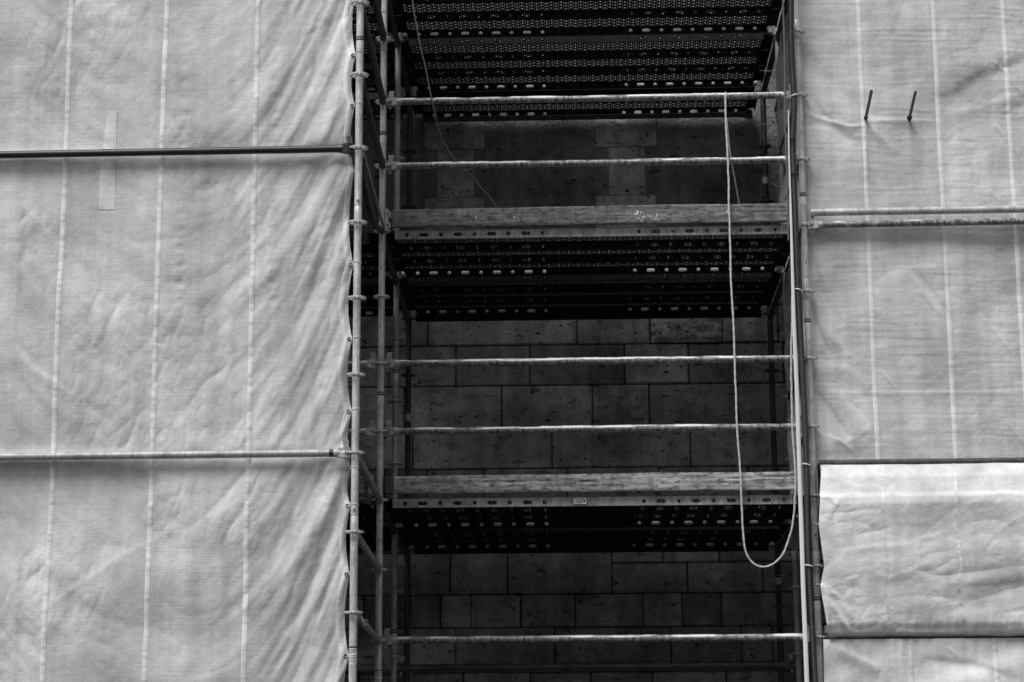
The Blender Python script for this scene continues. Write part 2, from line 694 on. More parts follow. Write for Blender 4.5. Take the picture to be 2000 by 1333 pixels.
def standard(pos, label, m, joints=(), bands=(), stickers=(), bolts=(), holes=(), ztop=8.7, kmin=-5):
    x, y = pos
    root = thing('scaffold_standard', label, 'scaffold post', (x, y, 0), 'upright scaffold posts')
    mb = MB()
    zs = [.06] + sorted(joints) + [ztop]
    for a, b in zip(zs[:-1], zs[1:]):
        mb.tube([(x, y, a), (x, y, b - .003)], TR, 20)
        if b != ztop:
            mb.tube([(x, y, b - .16), (x, y, b - .158), (x, y, b - .006), (x, y, b - .004)], [TR, TR + .0012, TR + .0012, TR], 20, False)
            mb.tube([(x, y, b - .006), (x, y, b + .004)], TR - .002, 16)
    mb.build('tube', m, root, smooth=True)
    MB().box(x - .075, x + .075, y - .075, y + .075, .002, .012, .002).cyl((x, y, .012), (x, y, .07), .030).build('base_plate', m, root)
    for k in range(kmin, 12):
        if lv(k) < 9.6 and k >= -5:
            rosette(root, lv(k), m)
    for z in bands:
        s = MB()
        s.tube([(x, y, z - .014), (x, y, z + .014)], TR + .0011, 20)
        s.build('marking_band', MT['black'], root, smooth=True)
        s = MB()                              # pale marks printed on the dark band, pale sleeve below it
        for a in np.linspace(-2.6, 0.1, 7):
            for zo in (-.004,):
                ca, sa, cb, sb_ = math.cos(a), math.sin(a), math.cos(a + .2), math.sin(a + .2)
                rr = TR + .0017
                s.add([(x + rr * ca, y + rr * sa, z + zo), (x + rr * cb, y + rr * sb_, z + zo), (x + rr * cb, y + rr * sb_, z + zo + .009), (x + rr * ca, y + rr * sa, z + zo + .009)], [(0, 1, 2, 3)])
        s.tube([(x, y, z - .075), (x, y, z - .016)], TR + .0009, 20)
        s.build('printed_sleeve', MT['paper'], root, smooth=True)
    for z in stickers:
        s = MB()
        s.tube([(x, y, z - .05), (x, y, z + .05)], TR + .0012, 20)
        o = s.build('identification_label', MT['paper'], root, smooth=True)
        s = MB()
        for i, zo in enumerate((.036, .022, .006, -.012, -.03)):
            a0, a1 = -2.5, -.9 - .25 * (i % 3)
            an = np.linspace(a0, a1, 6)
            rr = TR + .0019
            V = [(x + rr * math.cos(a), y + rr * math.sin(a), z + zo + d) for a in an for d in (0, .004)]
            s.add(V, [(2 * i2, 2 * i2 + 2, 2 * i2 + 3, 2 * i2 + 1) for i2 in range(5)])
        s.build('print_lines', MT['black'], o)
    for z in bolts:
        MB().tube([(x, y - TR - .002, z), (x, y - TR - .008, z), (x, y - TR - .010, z)], [.011, .011, .006], 12).build('spigot_bolt', MT['bracket'], root, smooth=True)
    for z in holes:
        MB().tube([(x, y - TR + .004, z), (x, y - TR - .0012, z)], .0062, 12).build('pin_hole', MT['black'], root)
    return root


zy = lambda pos, py: float(at(*[pix((pos[0], pos[1], 4))[0]], py, pos[1])[2])
standard(PA, 'bright galvanised front post along the edge of the left white sheeting', MT['galv'], joints=(zy(PA, 403), zy(PA, 1008)),
         bands=(zy(PA, 77), zy(PA, 1268)), stickers=(zy(PA, 1283),), bolts=(zy(PA, 393), zy(PA, 995)), ztop=10.6)
standard(PB, 'grey post at the left ends of the long guard rails', MT['galv'], joints=(zy(PB, 62), zy(PB, 1085)), bands=(zy(PB, 262), zy(PB, 770), zy(PB, 1313)),
         stickers=(zy(PB, 1325),), holes=(zy(PB, 26), zy(PB, 526), zy(PB, 1057)), ztop=10.6)
standard(PF, 'speckled grey post beside the ribbed hose at the right sheeting', MT['galv'], joints=(zy(PF, 38), zy(PF, 545), zy(PF, 1077)), bands=(zy(PF, 381), zy(PF, 627), zy(PF, 1170)),
         holes=(zy(PF, 514), zy(PF, 1046)), ztop=10.6)
standard(PC, 'dark inner post behind the left ends of the guard rails, middle row', MT['galv_dull'], joints=(zy(PC, 940),), bands=(zy(PC, 726), zy(PC, 1234)), ztop=10.6)
standard(PE, 'inner post behind the hose and rope with cable ties round it', MT['galv_dull'], joints=(zy(PE, 560),), bands=(zy(PE, 239), zy(PE, 713)), ztop=10.6)
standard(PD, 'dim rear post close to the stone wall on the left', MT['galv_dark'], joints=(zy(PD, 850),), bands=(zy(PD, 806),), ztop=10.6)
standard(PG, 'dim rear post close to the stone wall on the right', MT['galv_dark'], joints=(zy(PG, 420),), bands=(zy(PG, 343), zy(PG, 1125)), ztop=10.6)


# ------------------------------------------------------------------ ledgers, guard rails and side rails
def head(mb, wd, c, d):
    """wedge head that grips a rosette at c; d = unit vector from the post towards the tube"""
    d = np.asarray(d, float)
    s = np.array([-d[1], d[0], 0.0])
    up = np.array([0, 0, 1.0])
    c = np.asarray(c, float)

    def blk(a0, a1, w0, w1, z0, z1, t):
        V = []
        for a, w in ((a0, w0), (a1, w1)):
            for sw in (-1, 1):
                for z in (z0, z1):
                    zz = z if a == a0 else z * t
                    V.append(c + d * a + s * sw * w + up * zz)
        mb.add(V, [(0, 1, 3, 2), (4, 6, 7, 5), (0, 4, 5, 1), (2, 3, 7, 6), (0, 2, 6, 4), (1, 5, 7, 3)])
    blk(.030, .070, .012, .022, .006, .034, .95)
    blk(.030, .070, .012, .022, -.034, -.006, .95)
    blk(.068, .105, .022, .024, -.034, .034, .75)
    mb.tube([c + d * .10, c + d * .118, c + d * .135], [.0285, .0285, .0262], 14)
    # wedge plate through the head, leaning a little
    lean = .012
    V = []
    for z, l, w in ((-.055, 0, .010), (.085, lean, .019)):
        for a in (-w, w):
            for t in (-.003, .003):
                V.append(c + d * (.050 + a + l) + s * t + up * z)
    wd.add(V, [(0, 1, 3, 2), (4, 6, 7, 5), (0, 4, 5, 1), (2, 3, 7, 6), (0, 2, 6, 4), (1, 5, 7, 3)])
    wd.cyl(c + d * (.050 + lean) + up * .068 - s * .0045, c + d * (.050 + lean) + up * .068 + s * .0045, .005, 8)


def crust_tube(mb, p0, p1, r, amount, seed):
    p0, p1 = np.asarray(p0, float), np.asarray(p1, float)
    L = np.linalg.norm(p1 - p0)
    n, sd_ = int(L / .009), 18
    T = (p1 - p0) / L
    e1 = np.array([0, 0, 1.0])
    e1 = e1 - T * (e1 @ T)
    e1 /= np.linalg.norm(e1)
    e2 = np.cross(T, e1)
    s = np.linspace(0, L, n)
    a = np.arange(sd_) * 2 * math.pi / sd_
    S, A = np.meshgrid(s, a, indexing='ij')
    top = np.clip(np.cos(A) * 1.25 + .15, 0, 1) ** 1.2
    prof = .5 + .5 * fbm(s * 1.3, s * 0, seed + 20, 2)
    nz = fbm(S * 7, A * 1.3 + seed * 3.3, seed, 5) * .75 + .22
    cr = np.clip((nz + (amount - .5) * 1.4) * top, 0, 1) * np.clip(prof * 1.2 + .2, .25, 1.0)[:, None]
    wob = .0009 * np.sin(s * 1.7 + seed)
    R = r + cr * .0055 + .0005 * fbm(S * 23, A * 2, seed + 5, 2)
    V = p0 + S[..., None] * T + wob[:, None, None] * e1 + R[..., None] * (np.cos(A)[..., None] * e1 + np.sin(A)[..., None] * e2)
    F = [(i * sd_ + j, i * sd_ + (j + 1) % sd_, (i + 1) * sd_ + (j + 1) % sd_, (i + 1) * sd_ + j) for i in range(n - 1) for j in range(sd_)]
    mb.add(V.reshape(-1, 3), F, cr.ravel())


SEED = [1]


def ledger(a, b, z, label, m, cat='scaffold rail', name='scaffold_ledger', group=None, crust=None, heads=(1, 1), za=None, r=TR, bands=()):
    p0 = np.array([a[0], a[1], z])
    p1 = np.array([b[0], b[1], z])
    d = (p1 - p0) / np.linalg.norm(p1 - p0)
    root = thing(name, label, cat, (p0 + p1) / 2, group)
    t = MB()
    q0 = p0 + d * (.125 if heads[0] else 0)
    q1 = p1 - d * (.125 if heads[1] else 0)
    SEED[0] += 1
    if crust is not None:
        crust_tube(t, q0, q1, r, crust, SEED[0])
        t.build('tube', MT['rail'], root, smooth=True, attr='crust', angle=80)
    else:
        t.tube([q0 + (q1 - q0) * u for u in np.linspace(0, 1, 6)], r, 20)
        t.build('tube', m, root, smooth=True)
    for h, c, dd in ((heads[0], p0, d), (heads[1], p1, -d)):
        if h:
            hm, wd = MB(), MB()
            head(hm, wd, c, dd)
            ho = hm.build('wedge_head', m, root, smooth=True, angle=35)
            wd.build('wedge', MT['galv_dull'] if m != MT['black_tube'] else MT['galv_dark'], ho)
    for u in bands:
        c = p0 + (p1 - p0) * u
        MB().tube([c - d * .014, c + d * .014], r + .0012, 20).build('marking_band', MT['black'], root, smooth=True)
        MB().tube([c + d * .016, c + d * .085], r + .001, 20).build('printed_sleeve', MT['paper'], root, smooth=True)
    return root


G1 = 'long guard rails across the open bay'
ledger(PB, PF, lv(8), 'highest guard rail across the opening, crusted white along its top, under the upper deck', MT['galv_dull'], group=G1, crust=.62, name='guard_rail')
ledger(PB, PF, lv(7), 'guard rail crossing the dark blind panels just above the mid toe board', MT['galv_dull'], group=G1, crust=.55, name='guard_rail')
ledger(PB, PF, lv(4), 'lumpy crusted guard rail just below the middle deck', MT['galv_dull'], group=G1, crust=.80, name='guard_rail')
ledger(PB, PF, lv(3), 'smooth bright guard rail above the split lower toe board', MT['galv_dull'], group=G1, crust=.55, name='guard_rail')
ledger(PB, PF, lv(0), 'heavily splattered guard rail lowest in the picture', MT['galv_dull'], group=G1, crust=.85, name='guard_rail')

# left sheeting: two rails in front of it
PA_L = (PA[0] - 3.07, PA[1] + .02)
ledger(PA_L, PA, lv(6), 'black tube across the upper part of the left white sheeting', MT['black_tube'], name='sheeting_rail', group='rails across the left sheeting')
ledger(PA_L, PA, lv(2), 'shiny chipped tube across the lower part of the left white sheeting', MT['galv_dull'], name='sheeting_rail', group='rails across the left sheeting', bands=(.952,))

# stubs of the neighbouring bay on the left
PB_L = (PB[0] - 3.07, PB[1] + .02)
GL = 'rails running left behind the white sheeting'
ledger(PB_L, PB, lv(4), 'short visible rail end left of the grey post under the middle deck', MT['galv_dull'], name='guard_rail', group=GL)
ledger(PB_L, PB, lv(3), 'short visible rail end left of the grey post above the lower toe board', MT['galv_dull'], name='guard_rail', group=GL)
ledger(PB_L, PB, lv(2), 'dark rail end left of the grey post level with the lower deck', MT['galv_dark'], name='guard_rail', group=GL)

# side rails from the front post back to the grey post
GS = 'side rails from the front left post back to the grey post'
lab = {9: 'dark side rail coming down from the top edge of the picture on the left', 8: 'dark side rail between front and grey post, ending where the highest guard rail starts minus one ring',
       7: 'dark side rail meeting the grey post at the rail over the blind panels', 2: 'side rail slanting to the grey post at the lower deck',
       1: 'side rail slanting to the grey post between lower deck and lowest rail', 0: 'side rail with a loose wire clip by the lowest guard rail'}
lab[8] = 'dark side rail meeting the grey post at the highest guard rail'
for k in (9, 8, 7, 2, 1, 0):
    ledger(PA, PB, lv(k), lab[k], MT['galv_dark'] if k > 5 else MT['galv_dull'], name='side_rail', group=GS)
# U-shaped transom pair at middle deck level
root = thing('side_transom', 'pair of slim parallel bars slanting to the left end of the middle toe board', 'scaffold rail', (PA[0], (PA[1] + PB[1]) / 2, lv(6)))
for s in (-.022, .022):
    MB().tube([(PA[0] + s, PA[1] + .09, lv(6) - .01), (PB[0] + s, PB[1] - .09, lv(6) - .01)], .010, 10).build('bar', MT['galv_dull'], root, smooth=True)
for y, sgn in ((PA[1], 1), (PB[1], -1)):
    hm, wd = MB(), MB()
    head(hm, wd, (PA[0] if sgn > 0 else PB[0], y, lv(6)), (0, sgn, 0))
    wd.build('wedge', MT['galv_dull'], hm.build('wedge_head', MT['galv_dull'], root))
bent = [at(707, 318, 13.55), at(709, 345, 13.7), at(715, 372, 13.9), at(719, 395, 14.1), at(727, 425, 14.5), at(734, 442, 14.9), at(742, 449, 15.2), at(747, 452, 15.33)]
solo(tag(MB().tube(bent, TR * .95, 14).build('bent_tube', MT['galv_dark'], smooth=True), 'bent dark tube sagging beside the paired bars left of the middle toe board', 'tube'), bent[0])
# loose wire clip
wc = [at(704, 1200, 13.42), at(709, 1214, 13.4), at(712, 1225, 13.4), at(710, 1212, 13.4), at(716, 1211, 13.42), at(719, 1213, 13.44), at(718, 1221, 13.46), at(713, 1220, 13.44)]
solo(tag(MB().tube(wc, .0028, 6).build('wire_clip', MT['bracket'], smooth=True), 'small twisted wire clip hanging below a ring of the front post', 'wire clip'), wc[0])

# side rails on the right, deck transoms
GR = 'side rails between the right hand posts'
ledger(PF, PE, lv(8), 'dark side rail behind the hose at the highest guard rail', MT['galv_dark'], name='side_rail', group=GR)
ledger(PF, PE, lv(7), 'side rail behind the hose just above the middle toe board', MT['galv_dark'], name='side_rail', group=GR)
ledger(PF, PE, lv(4), 'side rail behind the hose below the middle deck', MT['galv_dark'], name='side_rail', group=GR)
ledger(PF, PE, lv(3), 'side rail behind the hose above the lower toe board', MT['galv_dark'], name='side_rail', group=GR)
for k, nm in ((10, 'upper'), (6, 'middle'), (2, 'lower')):
    for (p, q, side) in ((PB, PC, 'left front'), (PC, PD, 'left rear'), (PF, PE, 'right front'), (PE, PG, 'right rear')):
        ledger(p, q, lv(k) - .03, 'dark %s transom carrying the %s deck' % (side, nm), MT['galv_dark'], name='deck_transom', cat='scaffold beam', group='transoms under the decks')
# tube under the rear of the upper deck, and the thin rear rails
ledger((at(820, 232, 18.575)[0], 18.575), (at(1476, 222, 18.575)[0], 18.575), float(at(1150, 229, 18.575)[2]), 'dim tube against the wall under the rear edge of the upper deck', MT['galv_dark'], name='wall_tube', heads=(1, 1))
ledger((at(770, 1306, 16.757)[0], 16.757), (at(1560, 1296, 16.757)[0], 16.757), float(at(1150, 1302, 16.757)[2]), 'grimy rail low in the picture in front of the stone ledge', MT['galv_dark'], name='guard_rail', crust=None)


# ------------------------------------------------------------------ perforated steel deck planks
PL, PW, PH, TH = 2.89, .366, .062, .0018


def hole_plate(L, H, holes, y, mb, th):
    """upright plate L x H in the XZ plane with real holes; holes = (centre x, centre z, half length, radius)"""
    import bmesh
    bm = bmesh.new()
    def loop(pts):
        vs = [bm.verts.new((px_, y, pz)) for px_, pz in pts]
        return [bm.edges.new((vs[i], vs[(i + 1) % len(vs)])) for i in range(len(vs))]
    ed = loop([(-L / 2, -H), (L / 2, -H), (L / 2, 0), (-L / 2, 0)])
    rims = []
    for cx, cz, hl, r in holes:
        pts = []
        for i in range(6):
            a = -math.pi / 2 + math.pi * i / 5
            pts.append((cx + hl + r * math.cos(a), cz + r * math.sin(a)))
        for i in range(6):
            a = math.pi / 2 + math.pi * i / 5
            pts.append((cx - hl + r * math.cos(a), cz + r * math.sin(a)))
        rims.append(pts)
        ed += loop(pts)
    bmesh.ops.triangle_fill(bm, use_beauty=True, use_dissolve=False, edges=ed)
    bm.verts.index_update()
    V = [tuple(v.co) for v in bm.verts]
    Fs = [[v.index for v in f.verts] for f in bm.faces]
    bm.free()
    mb.add(V, Fs)
    mb.add([(a, b + th, c) for a, b, c in V], [f[::-1] for f in Fs])
    for pts in rims:                                    # hole walls and a small pressed rim
        n = len(pts)
        W = [(p, y, q) for p, q in pts] + [(p, y + th, q) for p, q in pts]
        mb.add(W, [(i, (i + 1) % n, (i + 1) % n + n, i + n) for i in range(n)])


def plank_meshes():
    holes = []
    pitch = .125
    for s in (-1, 1):
        for i in range(9):
            cx = s * (PL / 2 - .09 - i * pitch)
            if i % 2 == 0:
                holes.append((cx, -.034, .0, .0150))
            else:
                holes.append((cx, -.034, .019, .0140))
    rail_f = MB()
    hole_plate(PL, PH, holes, -PW / 2, rail_f, TH)
    rail_f.box(-PL / 2, PL / 2, -PW / 2, -PW / 2 + .020, -PH - .003, -PH)          # bottom lip
    rail_f.box(-PL / 2, PL / 2, -PW / 2 - .003, -PW / 2, -PH - .003, -PH + .010)
    rail_b = MB()
    hole_plate(PL, PH, holes, PW / 2 - TH, rail_b, TH)
    rail_b.box(-PL / 2, PL / 2, PW / 2 - .020, PW / 2, -PH - .003, -PH)
    rail_b.box(-PL / 2, PL / 2, PW / 2, PW / 2 + .003, -PH - .003, -PH + .010)
    sheet = MB()
    nx, ny = 150, 18
    cx, cy_ = PL / nx, (PW - .004) / ny
    X = -PL / 2 + (np.arange(nx) + .5) * cx
    Y = -PW / 2 + .002 + (np.arange(ny) + .5) * cy_
    V, Fs = [], []
    n = 0
    for i, x in enumerate(X):
        for j, y in enumerate(Y):
            big = (i % 2 == 0) and (j % 3 == (i // 2) % 2)
            hx, hy = (.0056, .0080) if big else (.0038, .0020)
            if (i % 2 == 0) and not big:
                hx, hy = .0016, .0016
            o = [(x - cx / 2, y - cy_ / 2), (x + cx / 2, y - cy_ / 2), (x + cx / 2, y + cy_ / 2), (x - cx / 2, y + cy_ / 2)]
            h = [(x - hx, y - hy), (x + hx, y - hy), (x + hx, y + hy), (x - hx, y + hy)]
            V += [(a, b, 0) for a, b in o] + [(a, b, 0) for a, b in h]
            for k in range(4):
                q = (k + 1) % 4
                Fs.append((n + k, n + q, n + 4 + q, n + 4 + k))
            n += 8
    sheet.add(V, Fs)
    tread = MB().add([(a, b, .003) for a, b, c in V], Fs)
    RV, RF = [], []
    for c in range(0, len(V), 8):
        h4 = V[c + 4:c + 8]
        if h4[1][0] - h4[0][0] < .005:
            continue
        m0 = len(RV)
        RV += [(a, b, .0002) for a, b, _ in h4] + [(a, b, .0075) for a, b, _ in h4]
        RF += [(m0 + k, m0 + (k + 1) % 4, m0 + 4 + (k + 1) % 4, m0 + 4 + k) for k in (1, 2, 3)]
    tread.add(RV, RF)
    caps = []
    for s in (-1, 1):
        c = MB()
        x = s * PL / 2
        c.box(min(x, x - s * .004), max(x, x - s * .004), -PW / 2 + .003, PW / 2 - .003, -PH, -.001)
        c.box(min(x, x + s * .088), max(x, x + s * .088), -PW / 2 + .001, PW / 2 - .001, -.016, -.002)
        for yy in (-.11, .11):                         # claws that hook over the transom
            c.prism([(x, -.05), (x + s * .03, -.02), (x + s * .06, -.02), (x + s * .07, -.03), (x + s * .07, -.05), (x + s * .08, -.05), (x + s * .08, -.0165), (x, -.0165)], yy - .03, yy + .03, 1)
        caps.append(c)
    return rail_f, rail_b, sheet, tread, caps


PLANK = None
ORD = ['frontmost', 'second', 'third', 'fourth', 'fifth', 'sixth', 'seventh']


def plank(cx, y_front, z, label, group, lit_front=False):
    global PLANK
    root = thing('deck_plank', label, 'scaffold plank', (cx, y_front + PW / 2, z), group)
    if PLANK is None:
        a, b, s, tr_, caps = plank_meshes()
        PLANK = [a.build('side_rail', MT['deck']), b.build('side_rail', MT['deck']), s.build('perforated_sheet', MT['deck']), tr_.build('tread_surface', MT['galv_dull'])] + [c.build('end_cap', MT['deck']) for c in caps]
        for o in PLANK:
            o.parent = root
    else:
        for o in PLANK:
            link_copy(o, root, (0, 0, 0)).material_slots[0].link = 'DATA'
    if lit_front:                                  # front flange takes the paler, lit copy of the deck steel
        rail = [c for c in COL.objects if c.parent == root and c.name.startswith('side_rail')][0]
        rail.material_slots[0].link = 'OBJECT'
        rail.material_slots[0].material = MT['lit_edge']
    return root


XM = .034
DECK_Z = .015
for k, nm in ((6, 'middle'), (2, 'lower'), (10, 'upper')):
    ys = [15.41, 15.79, 16.17, 16.71, 17.09, 17.47] + ([18.20] if k == 10 else [])
    for i, y in enumerate(ys):
        o = ORD[i]
        xs = XM - .012 * (y - 15.40)
        lb = ('%s perforated plank of the %s deck counting from its front edge' % (o, nm))
        if i == 0:
            lb = {'middle': 'frontmost steel plank of the middle deck, holed edge under the plain toe board', 'lower': 'frontmost steel plank of the lower deck, holed edge under the split toe board',
                  'upper': 'frontmost perforated steel plank of the upper deck at the top of the picture'}[nm]
        p = plank(xs, y, lv(k) + DECK_Z, lb, 'perforated planks of the %s deck' % nm, lit_front=(i == 0))
        plank(xs - 3.085, y, lv(k) + DECK_Z, '%s plank of the left bay at %s deck height, seen through the gap' % (o, nm), 'planks of the left bay seen through the gap')
        if k == 2 and i == 0:
            st = at(1133, 972, 15.392)
            s = MB().box(st[0] - .045, st[0] + .045, 15.3915, 15.396, lv(2) + DECK_Z - .054, lv(2) + DECK_Z - .008, .001)
            so = s.build('identification_label', MT['paper'], p)
            s = MB()
            for zo in (.012, -.002, -.014):
                s.box(st[0] - .036, st[0] + .02 + .4 * zo, 15.390, 15.3912, lv(2) + DECK_Z - .032 + zo, lv(2) + DECK_Z - .027 + zo)
            s.box(st[0] + .022, st[0] + .036, 15.390, 15.3912, lv(2) + DECK_Z - .040, lv(2) + DECK_Z - .022)
            s.build('print_lines', MT['black'], so)


for k, nm in ((6, 'middle'), (2, 'lower'), (10, 'upper')):
    for yy, where in ((16.628, 'middle'), (17.905, 'rear')):
        ledger((XM - 1.50, yy), (XM + 1.46, yy), lv(k) + .002, 'pale tube between the planks at the %s of the %s deck, glimpsed through its holes' % (where, nm), MT['galv_dark'] if (k == 10 and yy < 17) else MT['galv_dull'] if k == 10 else MT['galv'], name='deck_ledger', group='tubes between the deck planks', heads=(0, 0))
    y0, y1 = 17.95, 18.085
    z = lv(k) + DECK_Z
    y1 = 18.19 if k == 10 else y1
    b = MB().box(XM - 1.5, XM + 1.45, y0, y1, z - .035, z - .002, .003)
    b.box(XM - 1.5, XM + 1.45, y0 + .06, y0 + .12, z - .062, z - .035)
    solo(tag(b.build('gap_board', MT['deck']), 'dark board closing the rear of the %s deck towards the stone wall' % nm, 'scaffold board', 'gap boards at the rear of the decks'), (XM, 17.96, z))
for x0, x1, k, lb in ((1.70, 7.9, 10, 'unseen platform added behind the right sheeting to block light, upper deck level'), (-7.9, -4.62, 10, 'unseen platform added behind the left sheeting to block light, upper deck level'),
                      (1.70, 7.9, 14, 'unseen platform added behind the right sheeting to block light above the upper deck'), (-7.9, -1.65, 14, 'unseen platform added behind the left sheeting to block light above the upper deck')):
    root = thing('light_block_platform', lb, 'added platform', (x0, 16.7, lv(k)))  # unseen platforms added over the side bays to keep the interior dark
    for i in range(9):
        MB().box(x0, x1, 15.56 + i * .34, 15.89 + i * .34, lv(k) - .02, lv(k) + .02).build('board', MT['wood_a'], root)

for x0, nm in ((-7.95, 'left'), (7.93, 'right')):  # unseen sheets added at both far ends to stop sky light
    tag(solo(MB().box(x0, x0 + .02, 13.5 if x0 < 0 else 15.5, 18.6, 0, 10).build('end_sheet', MT['tarp_b']), (x0, 16, 0)), 'unseen sheet added at the far %s end to block light' % nm, 'tarpaulin')

# ------------------------------------------------------------------ toe boards
def toe_board(y, z0, h, x0, x1, label, m, seed, crack=False):
    root = thing('toe_board', label, 'toe board', ((x0 + x1) / 2, y, z0), 'timber toe boards on the deck edges')
    nx, nz = 220, 15
    gx, gz = np.meshgrid(np.linspace(x0, x1, nx), np.linspace(0, 1, nz))
    top = z0 + h + .0025 * fbm(gx * 2.2, gx * 0, seed, 4) + .006 * np.sin((gx - x0) * .9)
    bot = z0 + .003 * fbm(gx * 2.0, gx * 0 + 9, seed, 3)
    Z = bot + (top - bot) * gz
    edge = np.minimum(gz, 1 - gz) * h
    d = .0012 * fbm(gx * 4, gz * 14, seed, 3) + .004 * sstep(.006, 0, edge)
    if crack:
        for (pts, wid, dep) in crack:
            P = np.array(pts)
            cz = np.interp(gx, x0 + P[:, 0] * (x1 - x0), P[:, 1]) + .025 * vnoise(gx * 12, gx * 0, 3)
            act = (gx > x0 + P[0, 0] * (x1 - x0)) & (gx < x0 + P[-1, 0] * (x1 - x0))
            d += act * dep * np.exp(-((gz - cz) * h / wid) ** 2)
    V = np.stack([gx, y + d, Z], -1).reshape(-1, 3)
    Vb = np.stack([gx, 0 * gx + y + .030, Z], -1).reshape(-1, 3)
    q = [(r * nx + c, r * nx + c + 1, (r + 1) * nx + c + 1, (r + 1) * nx + c) for r in range(nz - 1) for c in range(nx - 1)]
    mb = MB().add(V, q)
    mb.add(Vb, [f[::-1] for f in q])
    n = nx * nz
    rim = [(c, c + 1) for c in range(nx - 1)] + [((r + 1) * nx - 1, (r + 2) * nx - 1) for r in range(nz - 1)] + \
          [((nz - 1) * nx + c + 1, (nz - 1) * nx + c) for c in range(nx - 1)[::-1]] + [((r + 1) * nx, r * nx) for r in range(nz - 1)[::-1]]
    mb.f += [(b, a, a + n, b + n) for a, b in rim]
    mb.build('board', m, root, smooth=True, angle=50)
    return root


Yt = 15.352
zt_mid = float(at(1150, 438, Yt)[2])
h_mid = float(at(1150, 404, Yt)[2]) - zt_mid
x0, x1 = at(766, 430, Yt)[0], at(1538, 415, Yt)[0]
tb = toe_board(Yt, zt_mid, h_mid, x0, x1, 'plain grey timber toe board with white paint flecks on the middle deck', MT['wood_a'], 3,
               crack=[([(0, .78), (.3, .8), (.6, .75), (1, .8)], .0012, .001), ([(.0, .4), (.5, .35), (.8, .45)], .001, .0012)])
zb = lambda px, py: (at(px, py, 15.33)[0], at(px, py, 15.33)[2])
for px_, pys, w in ((752, None, 0),):
    x_, z_ = at(758, 428, 15.34)[0], at(758, 428, 15.34)[2]
    pl = [(-.022, -.07), (.018, -.07), (.020, -.035), (.004, -.028), (.004, .012), (.020, .02), (.024, .045), (-.004, .078), (-.022, .078)]
    MB().prism([(x_ + a, z_ + b) for a, b in pl], 15.335, 15.341, 1).build('end_bracket', MT['bracket'], tb)
    o = MB()
    for zz_ in (-.045, .042):
        o.cyl((x_ - .004, 15.336, z_ + zz_), (x_ - .004, 15.330, z_ + zz_), .006, 10)
    o.build('rivets', MT['galv_dark'], tb)
sp = MB()
rs = np.random.RandomState(4)
for (px_, py_, n, sprd, rad) in ((1244, 416, 9, 5, .006), (1257, 424, 14, 9, .004), (1283, 427, 5, 3, .006), (1270, 426, 3, 3, .003), (1421, 414, 8, 3, .005), (1436, 424, 3, 2, .003), (1165, 413, 3, 3, .002), (930, 425, 4, 4, .004), (1010, 424, 4, 4, .004), (1005, 427, 3, 3, .005), (1480, 422, 2, 4, .002)):
    for i in range(n):
        c = at(px_ + rs.randn() * sprd * .5, py_ + rs.randn() * sprd * .8, Yt)
        rr = rad * rs.uniform(.4, 1.2)
        a = np.linspace(0, 2 * math.pi, 8, endpoint=False)
        k = rs.uniform(.5, 1.2, 8)
        sp.add([(c[0], Yt - .0035, c[2])] + [(c[0] + rr * k[j] * math.cos(a[j]), Yt - .0018, c[2] + 1.7 * rr * k[j] * math.sin(a[j])) for j in range(8)], [(0, j + 1, (j + 1) % 8 + 1) for j in range(8)])
sp.build('paint_flecks', MT['splash'], tb)

zt_low = float(at(1150, 960, Yt)[2])
h_low = float(at(1150, 927, Yt)[2]) - zt_low
x0, x1 = at(769, 950, Yt)[0], at(1556, 940, Yt)[0]
tb = toe_board(Yt, zt_low, h_low, x0, x1, 'split weathered timber toe board with long cracks on the lower deck', MT['wood_b'], 9,
               crack=[([(0, .52), (.15, .62), (.4, .55), (.62, .62), (.8, .6), (1, .75)], .0024, .006),
                      ([(.28, .3), (.45, .45), (.58, .55)], .0018, .005), ([(.4, .25), (.7, .35), (.95, .5)], .0015, .004), ([(.05, .25), (.3, .3)], .0012, .003)])
bx0, bx1 = at(751, 950, Yt)[0], x0 - .004
MB().box(bx0, bx1, Yt - .004, Yt + .03, zt_low - .002, zt_low + h_low + .002, .004).build('end_bracket', MT['bracket_dark'], tb)
o = MB()
for zz_ in (.03, .12):
    o.cyl(((bx0 + bx1) / 2, Yt - .004, zt_low + zz_), ((bx0 + bx1) / 2, Yt - .009, zt_low + zz_), .006, 10)
o.build('rivets', MT['galv_dark'], tb)
# end of the toe board of the left bay
x_ = at(716, 952, 15.34)[0]
tl = toe_board(Yt, zt_low, h_low, x_ - 2.9, x_ - .02, 'dark end of a toe board in the gap left of the grey post', MT['wood_a'], 5)
pl = [(-.02, -.07), (.02, -.07), (.02, -.03), (.006, -.02), (.006, .02), (.02, .03), (.01, .06), (-.02, .08)]
MB().prism([(x_ + .035 + a, zt_low + .07 + b) for a, b in pl], 15.335, 15.341, 1).build('end_bracket', MT['bracket'], tl)


# ------------------------------------------------------------------ sheeting
def sheet_grid(edge0, edge1, z0, z1, nx, nz, yfun, far=None, side=1):
    """cloth between two vertical edges (functions of z); yfun(X, Z, px, py, u) gives the depth"""
    uu = np.linspace(0, 1, nx)
    if far is not None:                       # spend most columns on the part near the open bay
        uu = np.r_[np.linspace(0, .36, int(nx * .88)), np.linspace(.36, 1, nx - int(nx * .88) + 1)[1:]]
        uu = uu if side > 0 else 1 - uu[::-1]
    u, zz = np.meshgrid(uu, np.linspace(z0, z1, nz))
    X = edge0(zz) * (1 - u) + edge1(zz) * u
    Y = yfun(X, zz)
    return X, Y, zz


